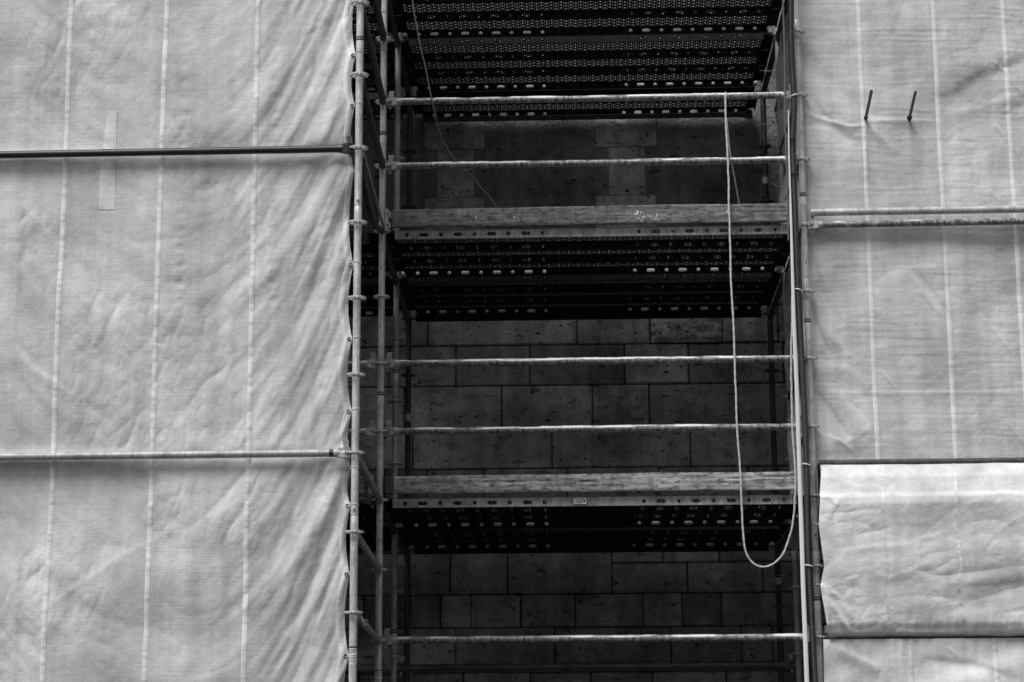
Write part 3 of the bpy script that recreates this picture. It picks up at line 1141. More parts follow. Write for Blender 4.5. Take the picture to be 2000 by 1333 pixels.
def grid_mesh(X, Y, Z):
    nz, nx = X.shape
    mb = MB()
    V = np.stack([X, Y, Z], -1).reshape(-1, 3)
    i = (np.arange(nz - 1)[:, None] * nx + np.arange(nx - 1)[None]).ravel()
    F = np.stack([i, i + 1, i + nx + 1, i + nx], -1)
    mb.v.append(V)
    mb.at.append(np.zeros(len(V)))
    mb.f = F.tolist()
    mb.n = len(V)
    return mb


def ridge(px, py, pts, wid, amp, taper=True):
    """a soft fold along a polyline given in photo pixels; asymmetric profile"""
    P = np.array(pts, float)
    best = np.full(px.shape, 1e9)
    side = np.zeros(px.shape)
    tt = np.zeros(px.shape)
    L = np.r_[0, np.cumsum(np.linalg.norm(np.diff(P, axis=0), axis=1))]
    for i in range(len(P) - 1):
        a, b = P[i], P[i + 1]
        ab = b - a
        t = np.clip(((px - a[0]) * ab[0] + (py - a[1]) * ab[1]) / (ab @ ab), 0, 1)
        dx, dy = px - a[0] - t * ab[0], py - a[1] - t * ab[1]
        d = np.hypot(dx, dy)
        m = d < best
        best = np.where(m, d, best)
        side = np.where(m, np.sign(ab[0] * dy - ab[1] * dx), side)
        tt = np.where(m, (L[i] + t * (L[i + 1] - L[i])) / L[-1], tt)
    w = np.where(side > 0, wid, wid * .6)
    env = np.sin(np.clip(tt, 0, 1) * math.pi) ** .5 if taper else 1.0
    return amp * env * np.exp(-(best / w) ** 2)


def tarp(name, label, cat, base, X, Y, Z, m, seams=(), yfun=None, hem=None, bandm=None, grp=None, seam_w=.034):
    root = thing(name, label, cat, base, grp)
    grid_mesh(X, Y, Z).build('sheet', m, root, smooth=True, angle=180)
    z = Z[:, 0]
    for (xf) in seams:
        cx = xf(z)
        nz = len(z)
        S = np.linspace(-seam_w / 2, seam_w / 2, 6)
        XX = cx[:, None] + S[None]
        ZZ = np.repeat(z[:, None], 6, 1)
        YY = yfun(XX, ZZ) - .0042
        YY[:, 0] += .0035
        YY[:, -1] += .0035
        grid_mesh(XX, YY, ZZ).build('hem' if xf is hem else 'seam_tape', MT['patch'] if xf is hem else bandm, root, smooth=True, angle=180)
    return root


# ---- left sheeting
YL = PA[1] + .070
ties_l = [-40, 103, 203, 330, 513, 660, 800, 913, 985, 1120, 1280, 1420]
tie_z = np.array([float(at(690, p, PA[1])[2]) for p in ties_l])[::-1]


def left_edge(z):
    zc = np.clip(z, tie_z[0], tie_z[-1] - 1e-6)
    i = np.clip(np.searchsorted(tie_z, zc, side='right') - 1, 0, len(tie_z) - 2)
    t = (zc - tie_z[i]) / (tie_z[i + 1] - tie_z[i])
    sag = np.sin(t * math.pi) ** .8 * (.022 + .10 * (tie_z[i + 1] - tie_z[i]) * .25)
    return PA[0] - .030 - sag


zr6, zr2 = lv(6), lv(2)


def left_y(X, Z):
    P = np.stack([X, np.full(X.shape, YL), Z], -1)
    px, py = pix(P)
    x0 = 350.0
    K = np.where(px > x0, .0040, .0017)
    # each strip between rails hangs in its own swag
    s = py + K * (px - x0) ** 2
    seg = np.where(Z > zr6, 0, np.where(Z > zr2, 1, 2))
    w = sstep(330, 640, px)
    wl = sstep(260, 20, px)
    h = 0
    for k, sdv in ((0, 3), (1, 8), (2, 15)):
        n = vnoise(s / 62, px / 420, sdv) * .55 + vnoise(s / 118, px / 500, sdv + 3) * .9 + .25 * vnoise(s / 30, px / 160, sdv + 6)
        h = h + np.where(seg == k, n, 0)
    amp = .0045 + .0135 * w + .0050 * wl
    d = h * amp
    d += .022 * vnoise(px / 330, py / 300, 31) + .010 * vnoise(px / 120, py / 90, 33) + .009 * (crumple(px / 150, s / 120, 35) - .4)
    d += .0045 * vnoise(px / 44, s / 26, 37) * (.4 + .6 * w)
    # main folds seen in the photograph
    for pts, wd_, am in (
        ([(655, -20), (600, 60), (540, 170), (455, 290)], 26, .018),
        ([(690, 40), (640, 150), (590, 240), (540, 300)], 20, .014),
        ([(672, 190), (650, 240), (630, 290)], 10, .010),
        ([(670, 310), (600, 430), (540, 520), (450, 610)], 26, .018),
        ([(685, 330), (640, 430), (610, 520)], 16, .012),
        ([(676, 560), (600, 700), (540, 800), (470, 870)], 24, .016),
        ([(688, 665), (640, 770), (590, 860)], 16, .014),
        ([(690, 810), (665, 850), (640, 885)], 9, .010),
        ([(670, 925), (620, 1010), (580, 1090), (480, 1200)], 26, .024),
        ([(672, 960), (640, 1060), (600, 1170), (560, 1240)], 18, -.016),
        ([(684, 1060), (650, 1170), (610, 1260)], 16, .012),
        ([(688, 1290), (660, 1330), (640, 1370)], 12, .012),
        ([(20, 380), (80, 440), (130, 500)], 10, .006),
        ([(0, 655), (60, 720), (150, 780)], 12, .008),
        ([(90, 1190), (250, 1080), (300, 1060)], 10, .004),
        ([(205, 320), (200, 410)], 14, .006),
    ):
        d += ridge(px, py, pts, wd_, am)
    # crisp creases in the middle
    d += .0085 * (crumple(px / 42 + py / 200, py / 75, 44) - .4) * sstep(-.1, .5, vnoise(px / 150, py / 170, 47) + .2)
    # rows of puckers half way between the seam tapes
    for xc, amp2 in ((-2.62, .0038), (-2.02, .0032), (-1.43 - .26, .0016)):
        ph = Z / .118 + .4 * vnoise(Z * 1.3, Z * 0, 5)
        d += -amp2 * np.exp(-((X - xc - .012 * vnoise(Z * 9, Z * 0, 9)) / .028) ** 2) * np.clip(np.cos(2 * math.pi * ph), -.2, 1) * np.clip(.7 + 1.3 * vnoise(Z * 3, Z * 0 + xc, 12), 0, 2)
    # pulled straight at the tie points; edge curls back between them
    edge = left_edge(Z) - X
    zc = np.clip(Z, tie_z[0], tie_z[-1] - 1e-6)
    i = np.clip(np.searchsorted(tie_z, zc, side='right') - 1, 0, len(tie_z) - 2)
    t = (zc - tie_z[i]) / (tie_z[i + 1] - tie_z[i])
    d += -.030 * np.sin(t * math.pi) * np.exp(-edge / .035)
    # pressed flat behind the rails
    for zr in (zr6, zr2):
        k = np.exp(-((Z - zr + .008) / .055) ** 2)
        d = d * (1 - k) + k * (.012 + .004 * vnoise(X * 6, X * 0, 3))
    d = np.minimum(d, .052)
    return YL - d


nxL, nzL = 380, 860
X, Y, Z = sheet_grid(lambda z: 0 * z - 7.5, left_edge, 1.2, 10.2, nxL, nzL, left_y, .18, -1)
tz = lambda px, py: at(px, py, YL)[0]
seamL = [lambda z, c=c: c + 0 * z for c in (tz(113, 666), tz(305, 666), tz(491, 666), tz(-75, 666))] 
hemL = lambda z: left_edge(z) - .030 - .012 * np.sin(z * 3)
seamL.append(hemL)
tarp('tarpaulin', 'white ribbed sheeting hung on the left scaffold with diagonal folds', 'tarpaulin', (PA[0] - 1.5, YL, 1.2), X, Y, Z, MT['tarp_a'], seamL, left_y, bandm=MT['band'], hem=hemL)

EYE = (103, 203, 513, 660, 800, 913, 985, 1120, 1280)
left_tarp = [o for o in COL.objects if o.name == 'tarpaulin'][0]
for quad in (((212, 218), (229, 218), (227, 292), (200, 292)), ((197, 310), (226, 310), (224, 410), (193, 410)), ((133, 14), (141, 14), (138, 60), (130, 60))):
    c = [at(p, q, YL) for p, q in quad]
    a_, b_ = np.meshgrid(np.linspace(0, 1, 8), np.linspace(0, 1, 24))
    PX_ = (c[0][0] * (1 - a_) + c[1][0] * a_) * (1 - b_) + (c[3][0] * (1 - a_) + c[2][0] * a_) * b_
    PZ_ = (c[0][2] * (1 - a_) + c[1][2] * a_) * (1 - b_) + (c[3][2] * (1 - a_) + c[2][2] * a_) * b_
    grid_mesh(PX_[::-1], left_y(PX_, PZ_)[::-1] - .0025, PZ_[::-1]).build('repair_patch', MT['patch'], left_tarp, smooth=True, angle=180)

for p in EYE:
    ze = float(at(690, p, PA[1])[2])
    xe = float(left_edge(np.array([ze]))[0]) - .022
    ye = float(left_y(np.array([[xe]]), np.array([[ze]]))[0, 0]) - .004
    an_ = np.linspace(0, 2 * math.pi, 16)
    MB().tube([(xe + .010 * math.cos(t), ye, ze + .010 * math.sin(t)) for t in an_], .0035, 6).build('eyelet', MT['bracket_dark'], left_tarp, smooth=True)

# ---- upper right sheeting
YR = PF[1] + .075
z_hood = float(at(1800, 900, YR)[2])


def right_y(X, Z):
    P = np.stack([X, np.full(X.shape, YR), Z], -1)
    px, py = pix(P)
    d = .024 * vnoise(px / 260, py / 240, 61) + .014 * vnoise(px / 120, py / 90, 63)
    s = py - .0016 * (px - 1760) ** 2 * np.sign(1760 - px)
    d += .006 * vnoise(s / 46, px / 260, 66) * sstep(1800, 1600, px)
    d += .006 * vnoise((py + .55 * (px - 1750)) / 60, px / 300, 68) * sstep(1750, 1950, px)
    for pts, wd_, am in (
        ([(1568, 90), (1610, 150), (1660, 200), (1720, 230)], 22, -.012),
        ([(1568, 165), (1600, 220), (1650, 270), (1690, 285)], 14, -.014),
        ([(1570, 222), (1620, 240), (1660, 250), (1690, 246)], 7, .012),
        ([(1690, 240), (1690, 300), (1692, 400)], 8, .008),
        ([(1690, 245), (1720, 270), (1760, 300)], 10, .006),
        ([(1690, 238), (1740, 236), (1830, 236)], 8, .009),
        ([(1840, 205), (1900, 165), (1960, 140), (2010, 110)], 24, -.018),
        ([(1830, 225), (1900, 215), (2010, 180)], 16, .010),
        ([(1572, 460), (1600, 560), (1640, 640)], 16, -.014),
        ([(1585, 560), (1610, 640), (1660, 700)], 12, .012),
        ([(1582, 590), (1600, 650), (1620, 690)], 8, -.012),
        ([(1588, 740), (1640, 780), (1670, 820), (1690, 850)], 20, .016),
        ([(1590, 720), (1650, 720), (1700, 760)], 18, .010),
        ([(1592, 760), (1620, 800), (1660, 860)], 10, -.012),
        ([(1605, 850), (1640, 862), (1675, 890)], 6, .009),
        ([(1785, 525), (1815, 565), (1850, 610), (1870, 650)], 9, -.010),
        ([(1775, 530), (1800, 570), (1840, 620)], 5, .006),
        ([(1940, 120), (1965, 140), (1985, 170), (2005, 185)], 4, .006),
        ([(1942, 240), (1965, 265), (2000, 320)], 4, .006),
        ([(1865, 268), (1885, 300), (1905, 340)], 4, .004),
        ([(1930, 370), (1950, 390), (1962, 408)], 4, .006),
        ([(1715, 720), (1740, 745), (1765, 780)], 4, .006),
        ([(1750, 800), (1770, 825)], 4, .005),
        ([(1960, 820), (1980, 840), (2000, 870)], 4, .005),
        ([(1920, 620), (1950, 655), (1985, 700)], 4, .005),
        ([(1650, 780), (1680, 800), (1700, 830)], 8, -.006),
        ([(1590, 540), (1700, 552), (1850, 516), (2000, 470)], 20, .005),
        ([(1600, 767), (1760, 767), (2000, 766)], 5, .004),
    ):
        d += ridge(px, py, pts, wd_, am)
    d += .0070 * (crumple(px / 110, py / 90, 72) - .4) + .003 * (crumple(px / 40, py / 36, 75) - .4) * sstep(1740, 1900, px)
    d += .0010 * vnoise(px / 90, py / 5.2 + .6 * vnoise(px / 60, py / 40, 3), 78)          # fine horizontal ribs of the cloth
    edge = X - (PF[0] - .035)
    ph = (Z - Z0) / .5
    d += -.02 * (np.sin(ph * math.pi) ** 2) * np.exp(-edge / .05)
    k = np.exp(-((Z - lv(6) - .05) / .10) ** 2)
    d = d * (1 - k) + k * (.004 + .004 * vnoise(X * 6, X * 0, 3))
    kb = sstep(z_hood + .15, z_hood + .02, Z)
    d = d * (1 - .7 * kb)
    return YR - np.minimum(d, .048)


def right_edge(z):
    return PF[0] - .020 + .028 * sstep(lv(3), lv(2), z) + 0 * z


X, Y, Z = sheet_grid(right_edge, lambda z: 0 * z + 7.5, z_hood - .02, 10.2, 400, 860, right_y, .18)
tr = lambda px, py: at(px, py, YR)[0]
seamR = [lambda z, c=c: c + 0 * z for c in (tr(1696, 450), tr(1845, 450), tr(1985, 450), tr(2125, 450))]
tarp('tarpaulin', 'grey ribbed sheeting on the upper right with two pale tubes across it', 'tarpaulin', (3.2, YR, z_hood), X, Y, Z, MT['tarp_b'], seamR, right_y, bandm=MT['tape'], seam_w=.036)

# ---- hood and hanging sheet below it
z_lip = float(at(1800, 961, 15.12)[2])
z_roll = float(at(1800, 1243, 15.30)[2])
ties_h = [961, 1025, 1103, 1142, 1243]


def hood_profile(t):
    """0..1 over the sloping hood and down the hanging sheet -> depth, height"""
    y = np.interp(t, [0, .10, .17, .20, .24, .6, .93, .97, 1.0], [YR - .035, YR - .18, 15.21, 15.17, 15.165, 15.19, 15.225, 15.26, 15.33])
    z = np.interp(t, [0, .10, .17, .20, .24, .6, .93, .97, 1.0], [z_hood - .005, z_hood - .5 * (z_hood - z_lip), z_lip + .012, z_lip - .012, z_lip - .07, (z_lip * .52 + z_roll * .48), z_roll + .085, z_roll + .02, z_roll - .005])
    return y, z


def hood(nx=360, nt=420):
    t = np.linspace(0, 1, nt)
    # even spacing along the profile
    y, z = hood_profile(np.linspace(0, 1, 2000))
    L = np.r_[0, np.cumsum(np.hypot(np.diff(y), np.diff(z)))]
    tt = np.interp(np.linspace(0, L[-1], nt), L, np.linspace(0, 1, 2000))
    py_, pz_ = hood_profile(tt)
    k = np.ones(9) / 9
    py_s = np.convolve(np.pad(py_, 4, 'edge'), k, 'valid')
    pz_s = np.convolve(np.pad(pz_, 4, 'edge'), k, 'valid')
    x_edge = np.interp(pz_s[::-1], [float(at(1600, q, 15.1)[2]) for q in (1243, 1200, 1142, 1103, 1025, 961, 905)],
                       [float(at(p, q, yy)[0]) for p, q, yy in ((1618, 1243, 15.3), (1611, 1200, 15.25), (1602, 1142, 15.2), (1610, 1103, 15.18), (1601, 1025, 15.1), (1607, 961, 15.0), (1601, 905, 15.4))])[::-1]
    u = np.r_[np.linspace(0, .36, int(nx * .88)), np.linspace(.36, 1, nx - int(nx * .88) + 1)[1:]]
    X = x_edge[:, None] * (1 - u[None]) + 7.5 * u[None]
    Yb = np.repeat(py_s[:, None], nx, 1)
    Zb = np.repeat(pz_s[:, None], nx, 1)
    px, py = pix(np.stack([X, Yb, Zb], -1))
    T = np.repeat(tt[:, None], nx, 1)
    hang = sstep(.19, .25, T) * sstep(1.0, .95, T)
    d = .012 * vnoise(px / 170, py / 70, 81) + .018 * (crumple(px / 170, py / 90, 83, 2) - .4) + .0050 * (crumple(px / 46, py / 30, 85, 2) - .4) * sstep(-.2, .5, vnoise(px / 90, py / 70, 89)) + .0007 * vnoise(px / 14, py / 10, 87)
    for pts, wd_, am in (
        ([(1604, 1142), (1625, 1180), (1650, 1220), (1668, 1246)], 8, .022),
        ([(1604, 1140), (1640, 1170), (1665, 1210)], 9, .014),
        ([(1610, 1165), (1618, 1200), (1622, 1240)], 7, .012),
        ([(1612, 968), (1628, 990), (1630, 1020)], 8, -.012),
        ([(1640, 965), (1634, 985), (1618, 1015)], 8, .012),
        ([(1700, 1185), (1740, 1225), (1775, 1242)], 8, .014),
        ([(1760, 1225), (1785, 1243)], 8, .012),
        ([(1850, 1170), (1880, 1205), (1910, 1230)], 10, .008),
        ([(1670, 1122), (1690, 1112), (1735, 1132), (1820, 1100)], 6, .008),
        ([(1860, 1140), (1930, 1132), (2010, 1120)], 14, .018),
        ([(1850, 1150), (1930, 1146), (2010, 1136)], 7, -.010),
        ([(1760, 1210), (1860, 1205), (1950, 1195), (2010, 1190)], 10, .008),
        ([(1790, 1055), (1830, 1045), (1850, 1040)], 5, .008),
        ([(1940, 1045), (1975, 1020), (2005, 1005)], 6, .008),
        ([(1640, 1080), (1700, 1070), (1780, 1065)], 10, .006),
        ([(1810, 985), (1830, 970), (1838, 962)], 6, .008),
        ([(1880, 990), (1920, 975), (1960, 968)], 7, .008),
        ([(1940, 990), (1960, 975), (1975, 965)], 6, .008),
    ):
        d += ridge(px, py, pts, wd_ * (1.0 if pts[0][0] < 1645 else 1.5), am * (.8 if pts[0][0] < 1645 else .38))
    soft = .006 * (crumple(px / 70, py / 40, 95) - .4) + .010 * vnoise(px / 200, py / 60, 97)
    for pts, wd_, am in (([(1605, 908), (1650, 945), (1700, 958)], 8, .010), ([(1625, 905), (1690, 935), (1740, 955)], 7, -.005), ([(1690, 906), (1760, 945)], 6, .004)):
        soft += ridge(px, py, pts, wd_, am)
    top = sstep(0, .04, T) * sstep(.2, .15, T)
    # hem: gathered little pleats at the roll and a stitched lip
    gat = .008 * vnoise(px / 9, py / 60, 99) * sstep(.86, .95, T)
    lipw = .010 * vnoise(px / 60, px * 0, 101) * np.exp(-((T - .2) / .02) ** 2)
    Zs = Zb + lipw + .004 * vnoise(px / 40, px * 0, 103) * sstep(.95, 1, T)
    Ys = Yb - d * hang - gat * .6
    Zs = Zs + soft * top * .8
    Ys = Ys - soft * top * .5
    return X, Ys, Zs, T


X, Y, Z, T = hood()
root = thing('tarpaulin', 'crumpled bright white sheet bulging out like a hood on the lower right', 'tarpaulin', (3.2, 15.1, z_roll))
grid_mesh(X, Y, Z).build('sheet', MT['tarp_c'], root, smooth=True, angle=180)
# faint seams in the hood
nt = X.shape[0]
for pxs in (1730, 1875, 2015):
    xc = float(at(pxs, 960, 15.0)[0])
    j = int(np.argmin(abs(X[nt // 3] - xc)))
    jj = np.arange(j - 2, j + 2)
    sl = slice(2, nt - 40)
    grid_mesh(X[sl, jj], Y[sl, jj] - .0015, Z[sl, jj] + .0012).build('seam_tape', MT['band'], root, smooth=True, angle=180)

# ---- lowest sheet on the right
YW = PF[1] - .06


def low_y(X, Z):
    px, py = pix(np.stack([X, np.full(X.shape, YW), Z], -1))
    d = .022 * vnoise((py + .35 * (px - 1700)) / 55, px / 200, 111) + .010 * vnoise(px / 60, py / 160, 113)
    d += .005 * vnoise(px / 12, py / 120, 115) * sstep(1300, 1245, py)
    for pts, wd_, am in (([(1615, 1255), (1660, 1280), (1720, 1310)], 14, .016), ([(1760, 1252), (1765, 1280)], 5, .008), ([(1850, 1262), (1870, 1282)], 4, .006), ([(1800, 1290), (1900, 1300), (1990, 1330)], 14, -.014)):
        d += ridge(px, py, pts, wd_, am)
    return YW - np.clip(d, -.04, .03)


X, Y, Z = sheet_grid(lambda z: 0 * z + float(at(1609, 1290, YW)[0]) + .006 * (z - 2.8), lambda z: 0 * z + 7.5, 1.2, z_roll - .016, 300, 200, low_y, .18)
tw = lambda px: float(at(px, 1290, YW)[0])
seamW = [lambda z, c=c: c + 0 * z for c in (tw(1780), tw(1945))]
tarp('tarpaulin', 'pale sheet hanging below the hood at the bottom right corner', 'tarpaulin', (3.2, YW, 1.2), X, Y, Z, MT['tarp_c'], seamW, low_y, bandm=MT['band'])

# ---- pale sheet closing the end of the bay on the right, seen almost edge on
yy, zz = np.meshgrid(np.linspace(15.47, 16.62, 60), np.linspace(lv(1.5), 8.8, 420))
Xs = 1.625 - .05 * np.abs(np.sin((zz - Z0) * math.pi / .62 + .6 * vnoise(zz, zz * 0, 4))) * sstep(15.45, 16.3, yy) + .02 * vnoise(yy * 4, zz * 3, 7) - .03 * sstep(16.0, 16.6, yy)
root = thing('end_sheet', 'narrow pale sheet edge puckered between hose and inner post', 'tarpaulin', (1.6, 16, lv(2)))
grid_mesh(Xs, yy, zz).build('sheet', MT['tarp_b'], root, smooth=True, angle=180)

# ---- rails over the right sheeting
PF_R = (PF[0] + 3.07, PF[1] - .03)
GT = 'tubes across the right sheeting'
ledger(PF, PF_R, lv(6), 'blotchy wedge-ended tube, lower of the pair across the right sheeting', MT['galv_dull'], name='sheeting_rail', group=GT, crust=.35)
zz_ = float(at(1580, 415, PF[1] - .02)[2])
ledger((PF[0] + .05, PF[1] - .01), (PF[0] + 3.2, PF[1] - .03), zz_, 'plain pale tube, upper of the pair across the right sheeting', MT['galv'], name='sheeting_rail', group=GT, heads=(0, 0), r=.027)
zz_ = float(at(1605, 905, PF[1] + .02)[2])
ledger((float(at(1600, 905, PF[1] + .02)[0]), PF[1] + .03), (PF[0] + 3.2, PF[1] + .0), zz_ + .0, 'dull grey tube clamping the sheeting above the hood', MT['galv_dark'], name='sheeting_rail', group=GT, heads=(0, 0), r=.025)
ledger((PF[0], PF[1]), (PF[0] + 3.07, PF[1] - .02), lv(0) - .005, 'dark tube hidden in the rolled hem under the hood', MT['galv_dark'], name='sheeting_rail', group=GT)

# ---- two steel pins sticking out of the right sheeting
for (bx, by, tx, ty, lb) in ((1690, 236, 1702, 179, 'black steel pin poking out of the right sheeting, nearer the hose'), (1775, 236, 1788, 181, 'black steel pin with a small washer, right one of the pair on the sheeting')):
    a, b = at(bx, by, YR + .02), at(tx, ty, YR - .62)
    root = thing('steel_pin', lb, 'steel pin', a, 'pins sticking out of the sheeting')
    MB().tube([a + (b - a) * t for t in np.linspace(0, 1, 5)], .0115, 12).build('rod', MT['black'], root, smooth=True)
    c = a + (b - a) * .1
    MB().tube([c, c + (b - a) / np.linalg.norm(b - a) * .012], .020 if bx > 1700 else .016, 12).build('washer', MT['black'], root, smooth=True)


# ------------------------------------------------------------------ hose, ropes, wires
def smooth_path(pts, n):
    P = np.asarray(pts, float)
    L = np.r_[0, np.cumsum(np.linalg.norm(np.diff(P, axis=0), axis=1))]
    # Catmull-Rom
    out = []
    Q = np.vstack([2 * P[0] - P[1], P, 2 * P[-1] - P[-2]])
    for s in np.linspace(0, L[-1], n):
        i = min(np.searchsorted(L, s, side='right') - 1, len(P) - 2)
        t = (s - L[i]) / (L[i + 1] - L[i])
        p0, p1, p2, p3 = Q[i], Q[i + 1], Q[i + 2], Q[i + 3]
        out.append(.5 * ((2 * p1) + (-p0 + p2) * t + (2 * p0 - 5 * p1 + 4 * p2 - p3) * t * t + (-p0 + 3 * p1 - 3 * p2 + p3) * t ** 3))
    return np.array(out)


YH = 15.265
hp = [(1544, -90), (1545, -20), (1545, 60), (1547, 120), (1551, 190), (1550, 235), (1548, 270), (1550, 340), (1555, 470), (1560, 600), (1566, 700), (1571, 800), (1575, 900), (1577, 1000), (1580, 1100), (1585, 1200), (1592, 1333), (1600, 1450)]
H = [at(p, q, YH + .012 * math.sin(q / 90)) for p, q in hp]
n = 1700
path = smooth_path(H, n)
rad = np.where(np.arange(n) % 3 == 0, .0195, np.where(np.arange(n) % 3 == 1, .0235, .0232))
solo(tag(MB().tube(path, rad, 14).build('corrugated_hose', MT['hose'], smooth=True, angle=60), 'dark ribbed hose running the full height beside the right post', 'hose'), path[-1])

sp_ = [(1540, 215), (1541, 300), (1543, 360), (1545, 430), (1547, 500), (1549, 570), (1552, 660), (1556, 750), (1559, 830), (1562, 930), (1566, 1050), (1569, 1150), (1573, 1250), (1576, 1333), (1580, 1430)]
S = smooth_path([at(p, q, 15.25 + .02 * math.cos(q / 140)) for p, q in sp_], 160)
rw = np.interp(np.linspace(0, 1, 160), [0, .12, .3, .45, 1], [.004, .006, .012, .0155, .0165])
solo(tag(MB().tube(S, rw, 12, flat=.45).build('webbing_strap', MT['strap'], smooth=True), 'flat white strap widening downwards between rope loop and ribbed hose', 'strap'), S[-1])

rp = [(1417, 184, 15.335), (1418, 230, 15.33), (1421, 310, 15.325), (1424, 400, 15.32), (1426, 470, 15.325), (1430, 590, 15.33), (1434, 680, 15.325), (1437, 760, 15.32), (1440, 840, 15.315), (1446, 920, 15.32), (1449, 990, 15.325), (1452, 1045, 15.33), (1457, 1078, 15.335), (1468, 1098, 15.34), (1487, 1108, 15.34), (1508, 1103, 15.34), (1527, 1086, 15.335), (1540, 1058, 15.33), (1549, 1018, 15.32), (1553, 970, 15.31), (1554, 925, 15.30), (1551, 880, 15.30), (1548, 840, 15.295), (1546, 760, 15.29), (1545, 690, 15.28), (1547, 620, 15.27), (1548, 560, 15.26)]
Rr = smooth_path([at(p, q, y) for p, q, y in rp], 420)
ki = np.linspace(0, 30, 420)
Rr[:, 0] +=   .003 * vnoise(ki, ki * 0, 2) + .0015 * vnoise(ki * 3, ki * 0, 5)
Rr[:, 2] += .003 * vnoise(ki * 2, ki * 0, 8)
rope = thing('rope', 'thin pale rope hanging in a long loop over the rails', 'rope', Rr[0])
MB().tube(Rr, .0072 + .0009 * np.sin(np.arange(420) * 1.3), 8).build('strand', MT['rope'], rope, smooth=True)
c = at(1417, 190, 15.365)
kn = [c + np.array([0, .036 * math.cos(a), .036 * math.sin(a) - .004]) for a in np.linspace(-.6, math.pi * 1.7, 16)]
MB().tube(kn, .0068, 8).build('knot', MT['rope'], rope, smooth=True)
Rt = smooth_path([at(p, q, y) for p, q, y in ((1419, 232, 15.33), (1424, 285, 15.36), (1430, 322, 15.42), (1437, 360, 15.5), (1444, 400, 15.6))], 40)
solo(tag(MB().tube(Rt, .0055, 8).build('rope', MT['rope'], smooth=True), 'short thin rope tail slanting behind the long rope above the middle toe board', 'rope'), Rt[0])

wp = [(803, -40, 15.33), (806, 10, 15.33), (815, 55, 15.33), (822, 95, 15.33), (830, 130, 15.33), (838, 165, 15.33), (844, 198, 15.335), (850, 225, 15.36), (857, 252, 15.40), (870, 285, 15.45), (892, 318, 15.5), (905, 330, 15.52), (925, 349, 15.55), (948, 378, 15.6), (976, 408, 15.68)]
W = smooth_path([at(p, q, y) + np.array([.003 * math.sin(i * 2.1), 0, 0]) for i, (p, q, y) in enumerate(wp)], 160)
solo(tag(MB().tube(W, .0056, 8).build('electric_cable', MT['wire'], smooth=True), 'thin dark cable trailing from the top left down to the middle toe board', 'cable'), W[0])
W = smooth_path([at(p, q, 15.3) for p, q in ((1528, -40), (1530, 30), (1532, 90), (1533, 180), (1534, 260), (1537, 330), (1539, 420), (1540, 470))], 60)
solo(tag(MB().tube(W, .0065, 8).build('electric_cable', MT['wire'], smooth=True), 'thin dark cable left of the ribbed hose at the top right', 'cable'), W[0])
W = smooth_path([at(p, q, y) for p, q, y in ((797, 1150, 18.3), (799, 1200, 18.3), (801, 1250, 18.3), (805, 1340, 18.3), (806, 1400, 18.3))], 40)
solo(tag(MB().tube(W, .006, 8).build('electric_cable', MT['galv_dull'], smooth=True), 'thin pale line down the wall beside the left inner post at the bottom', 'cable'), W[0])


# ------------------------------------------------------------------ cable ties
def tie(pos, z, label, r=TR + .002, tail=None, tilt=0.0, w=.0042, cat='cable tie'):
    root = thing('cable_tie', label, cat, (pos[0], pos[1], z), 'cable ties')
    a = np.linspace(0, 2 * math.pi, 28)
    P = [(pos[0] + r * math.cos(t), pos[1] + r * math.sin(t), z + tilt * math.cos(t)) for t in a]
    MB().tube(P, w * .55, 6).build('band', MT['white'], root, smooth=True)
    if tail is not None:
        MB().tube([np.array(p) for p in tail], [w * .6, w * .5, w * .3][:len(tail)], 6).build('tail', MT['white'], root, smooth=True)
    return root


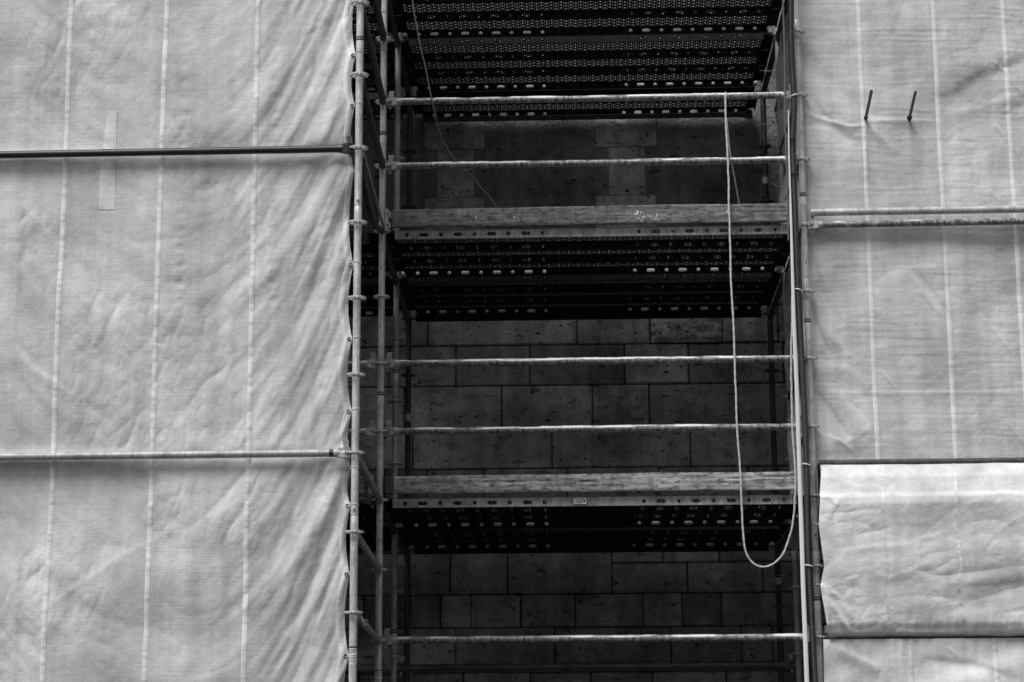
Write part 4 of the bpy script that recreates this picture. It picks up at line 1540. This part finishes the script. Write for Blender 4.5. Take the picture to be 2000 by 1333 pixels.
names = {103: 'below the printed band near the top', 203: 'between the second and third ring from the top', 513: 'between the two rings below the black tube', 660: 'under the fifth ring from the top',
         800: 'a little above the shiny tube', 913: 'just under the shiny tube', 985: 'just above the bolt in the lower half', 1280: 'on the printed label at the bottom'}
for p in (103, 203, 513, 660, 800, 913, 985, 1280):
    z = zy(PA, p)
    x = PA[0] - TR
    tie(PA, z, 'white tie round the front left post ' + names[p], tail=[(x - .002, PA[1] - .005, z - .002), (x - .012, PA[1] + .02, z - .006), (x - .03, PA[1] + .055, z - .010)], tilt=.004 * (-1) ** p)
for (tx, ty, ex, ey, lb) in ((1483, 138, 1518, 140, 'cable tie with long tail round the inner right post, highest of three'), (1485, 243, 1518, 244, 'cable tie with straight tail round the inner right post, just below the highest guard rail'),
                             (1507, 357, 1521, 365, 'cable tie with upturned tail round the inner right post above the middle toe board')):
    z = zy(PE, ey)
    a, b = at(ex, ey, PE[1] - .04), at(tx, ty, PE[1] - .12)
    tie(PE, z, lb, tail=[a, (a + b) / 2, b], w=.006)
tie(PE, zy(PE, 821), 'broad white tie round the inner right post by the smooth bright rail', w=.010)
z = zy(PF, 1024)
tie(PF, z, 'thin tie holding the hood to the right post, upper one', tail=[(PF[0] + .03, PF[1] - .02, z), tuple(at(1592, 1023, 15.2)), tuple(at(1603, 1026, 15.1))], w=.004)
z = zy(PF, 1143)
tie(PF, z, 'thin tie holding the hood to the right post where its folds fan out', tail=[(PF[0] + .03, PF[1] - .02, z), tuple(at(1595, 1141, 15.22)), tuple(at(1603, 1142, 15.18))], w=.004)
z = zy(PE, 1145)
tie(PE, z, 'pale tie with a flat tail low on the inner right post', tail=[at(1575, 1143, PE[1] - .05), at(1562, 1144, PE[1] - .08), at(1549, 1146, PE[1] - .1)], w=.007)
for (q, lb) in ((188, 'white tie slanting across the ribbed hose at the highest guard rail'), (908, 'white tie end on the ribbed hose above the lower toe board'), (1106, 'white tie round the ribbed hose at the rope loop'), (567, 'white tie across the ribbed hose below the middle deck')):
    i = int(np.argmin([abs(pix(p)[1] - q) for p in path]))
    c = path[i]
    tie((c[0], c[1]), c[2], lb, r=.027, tilt=.010 if q < 200 else -.006, w=.010)
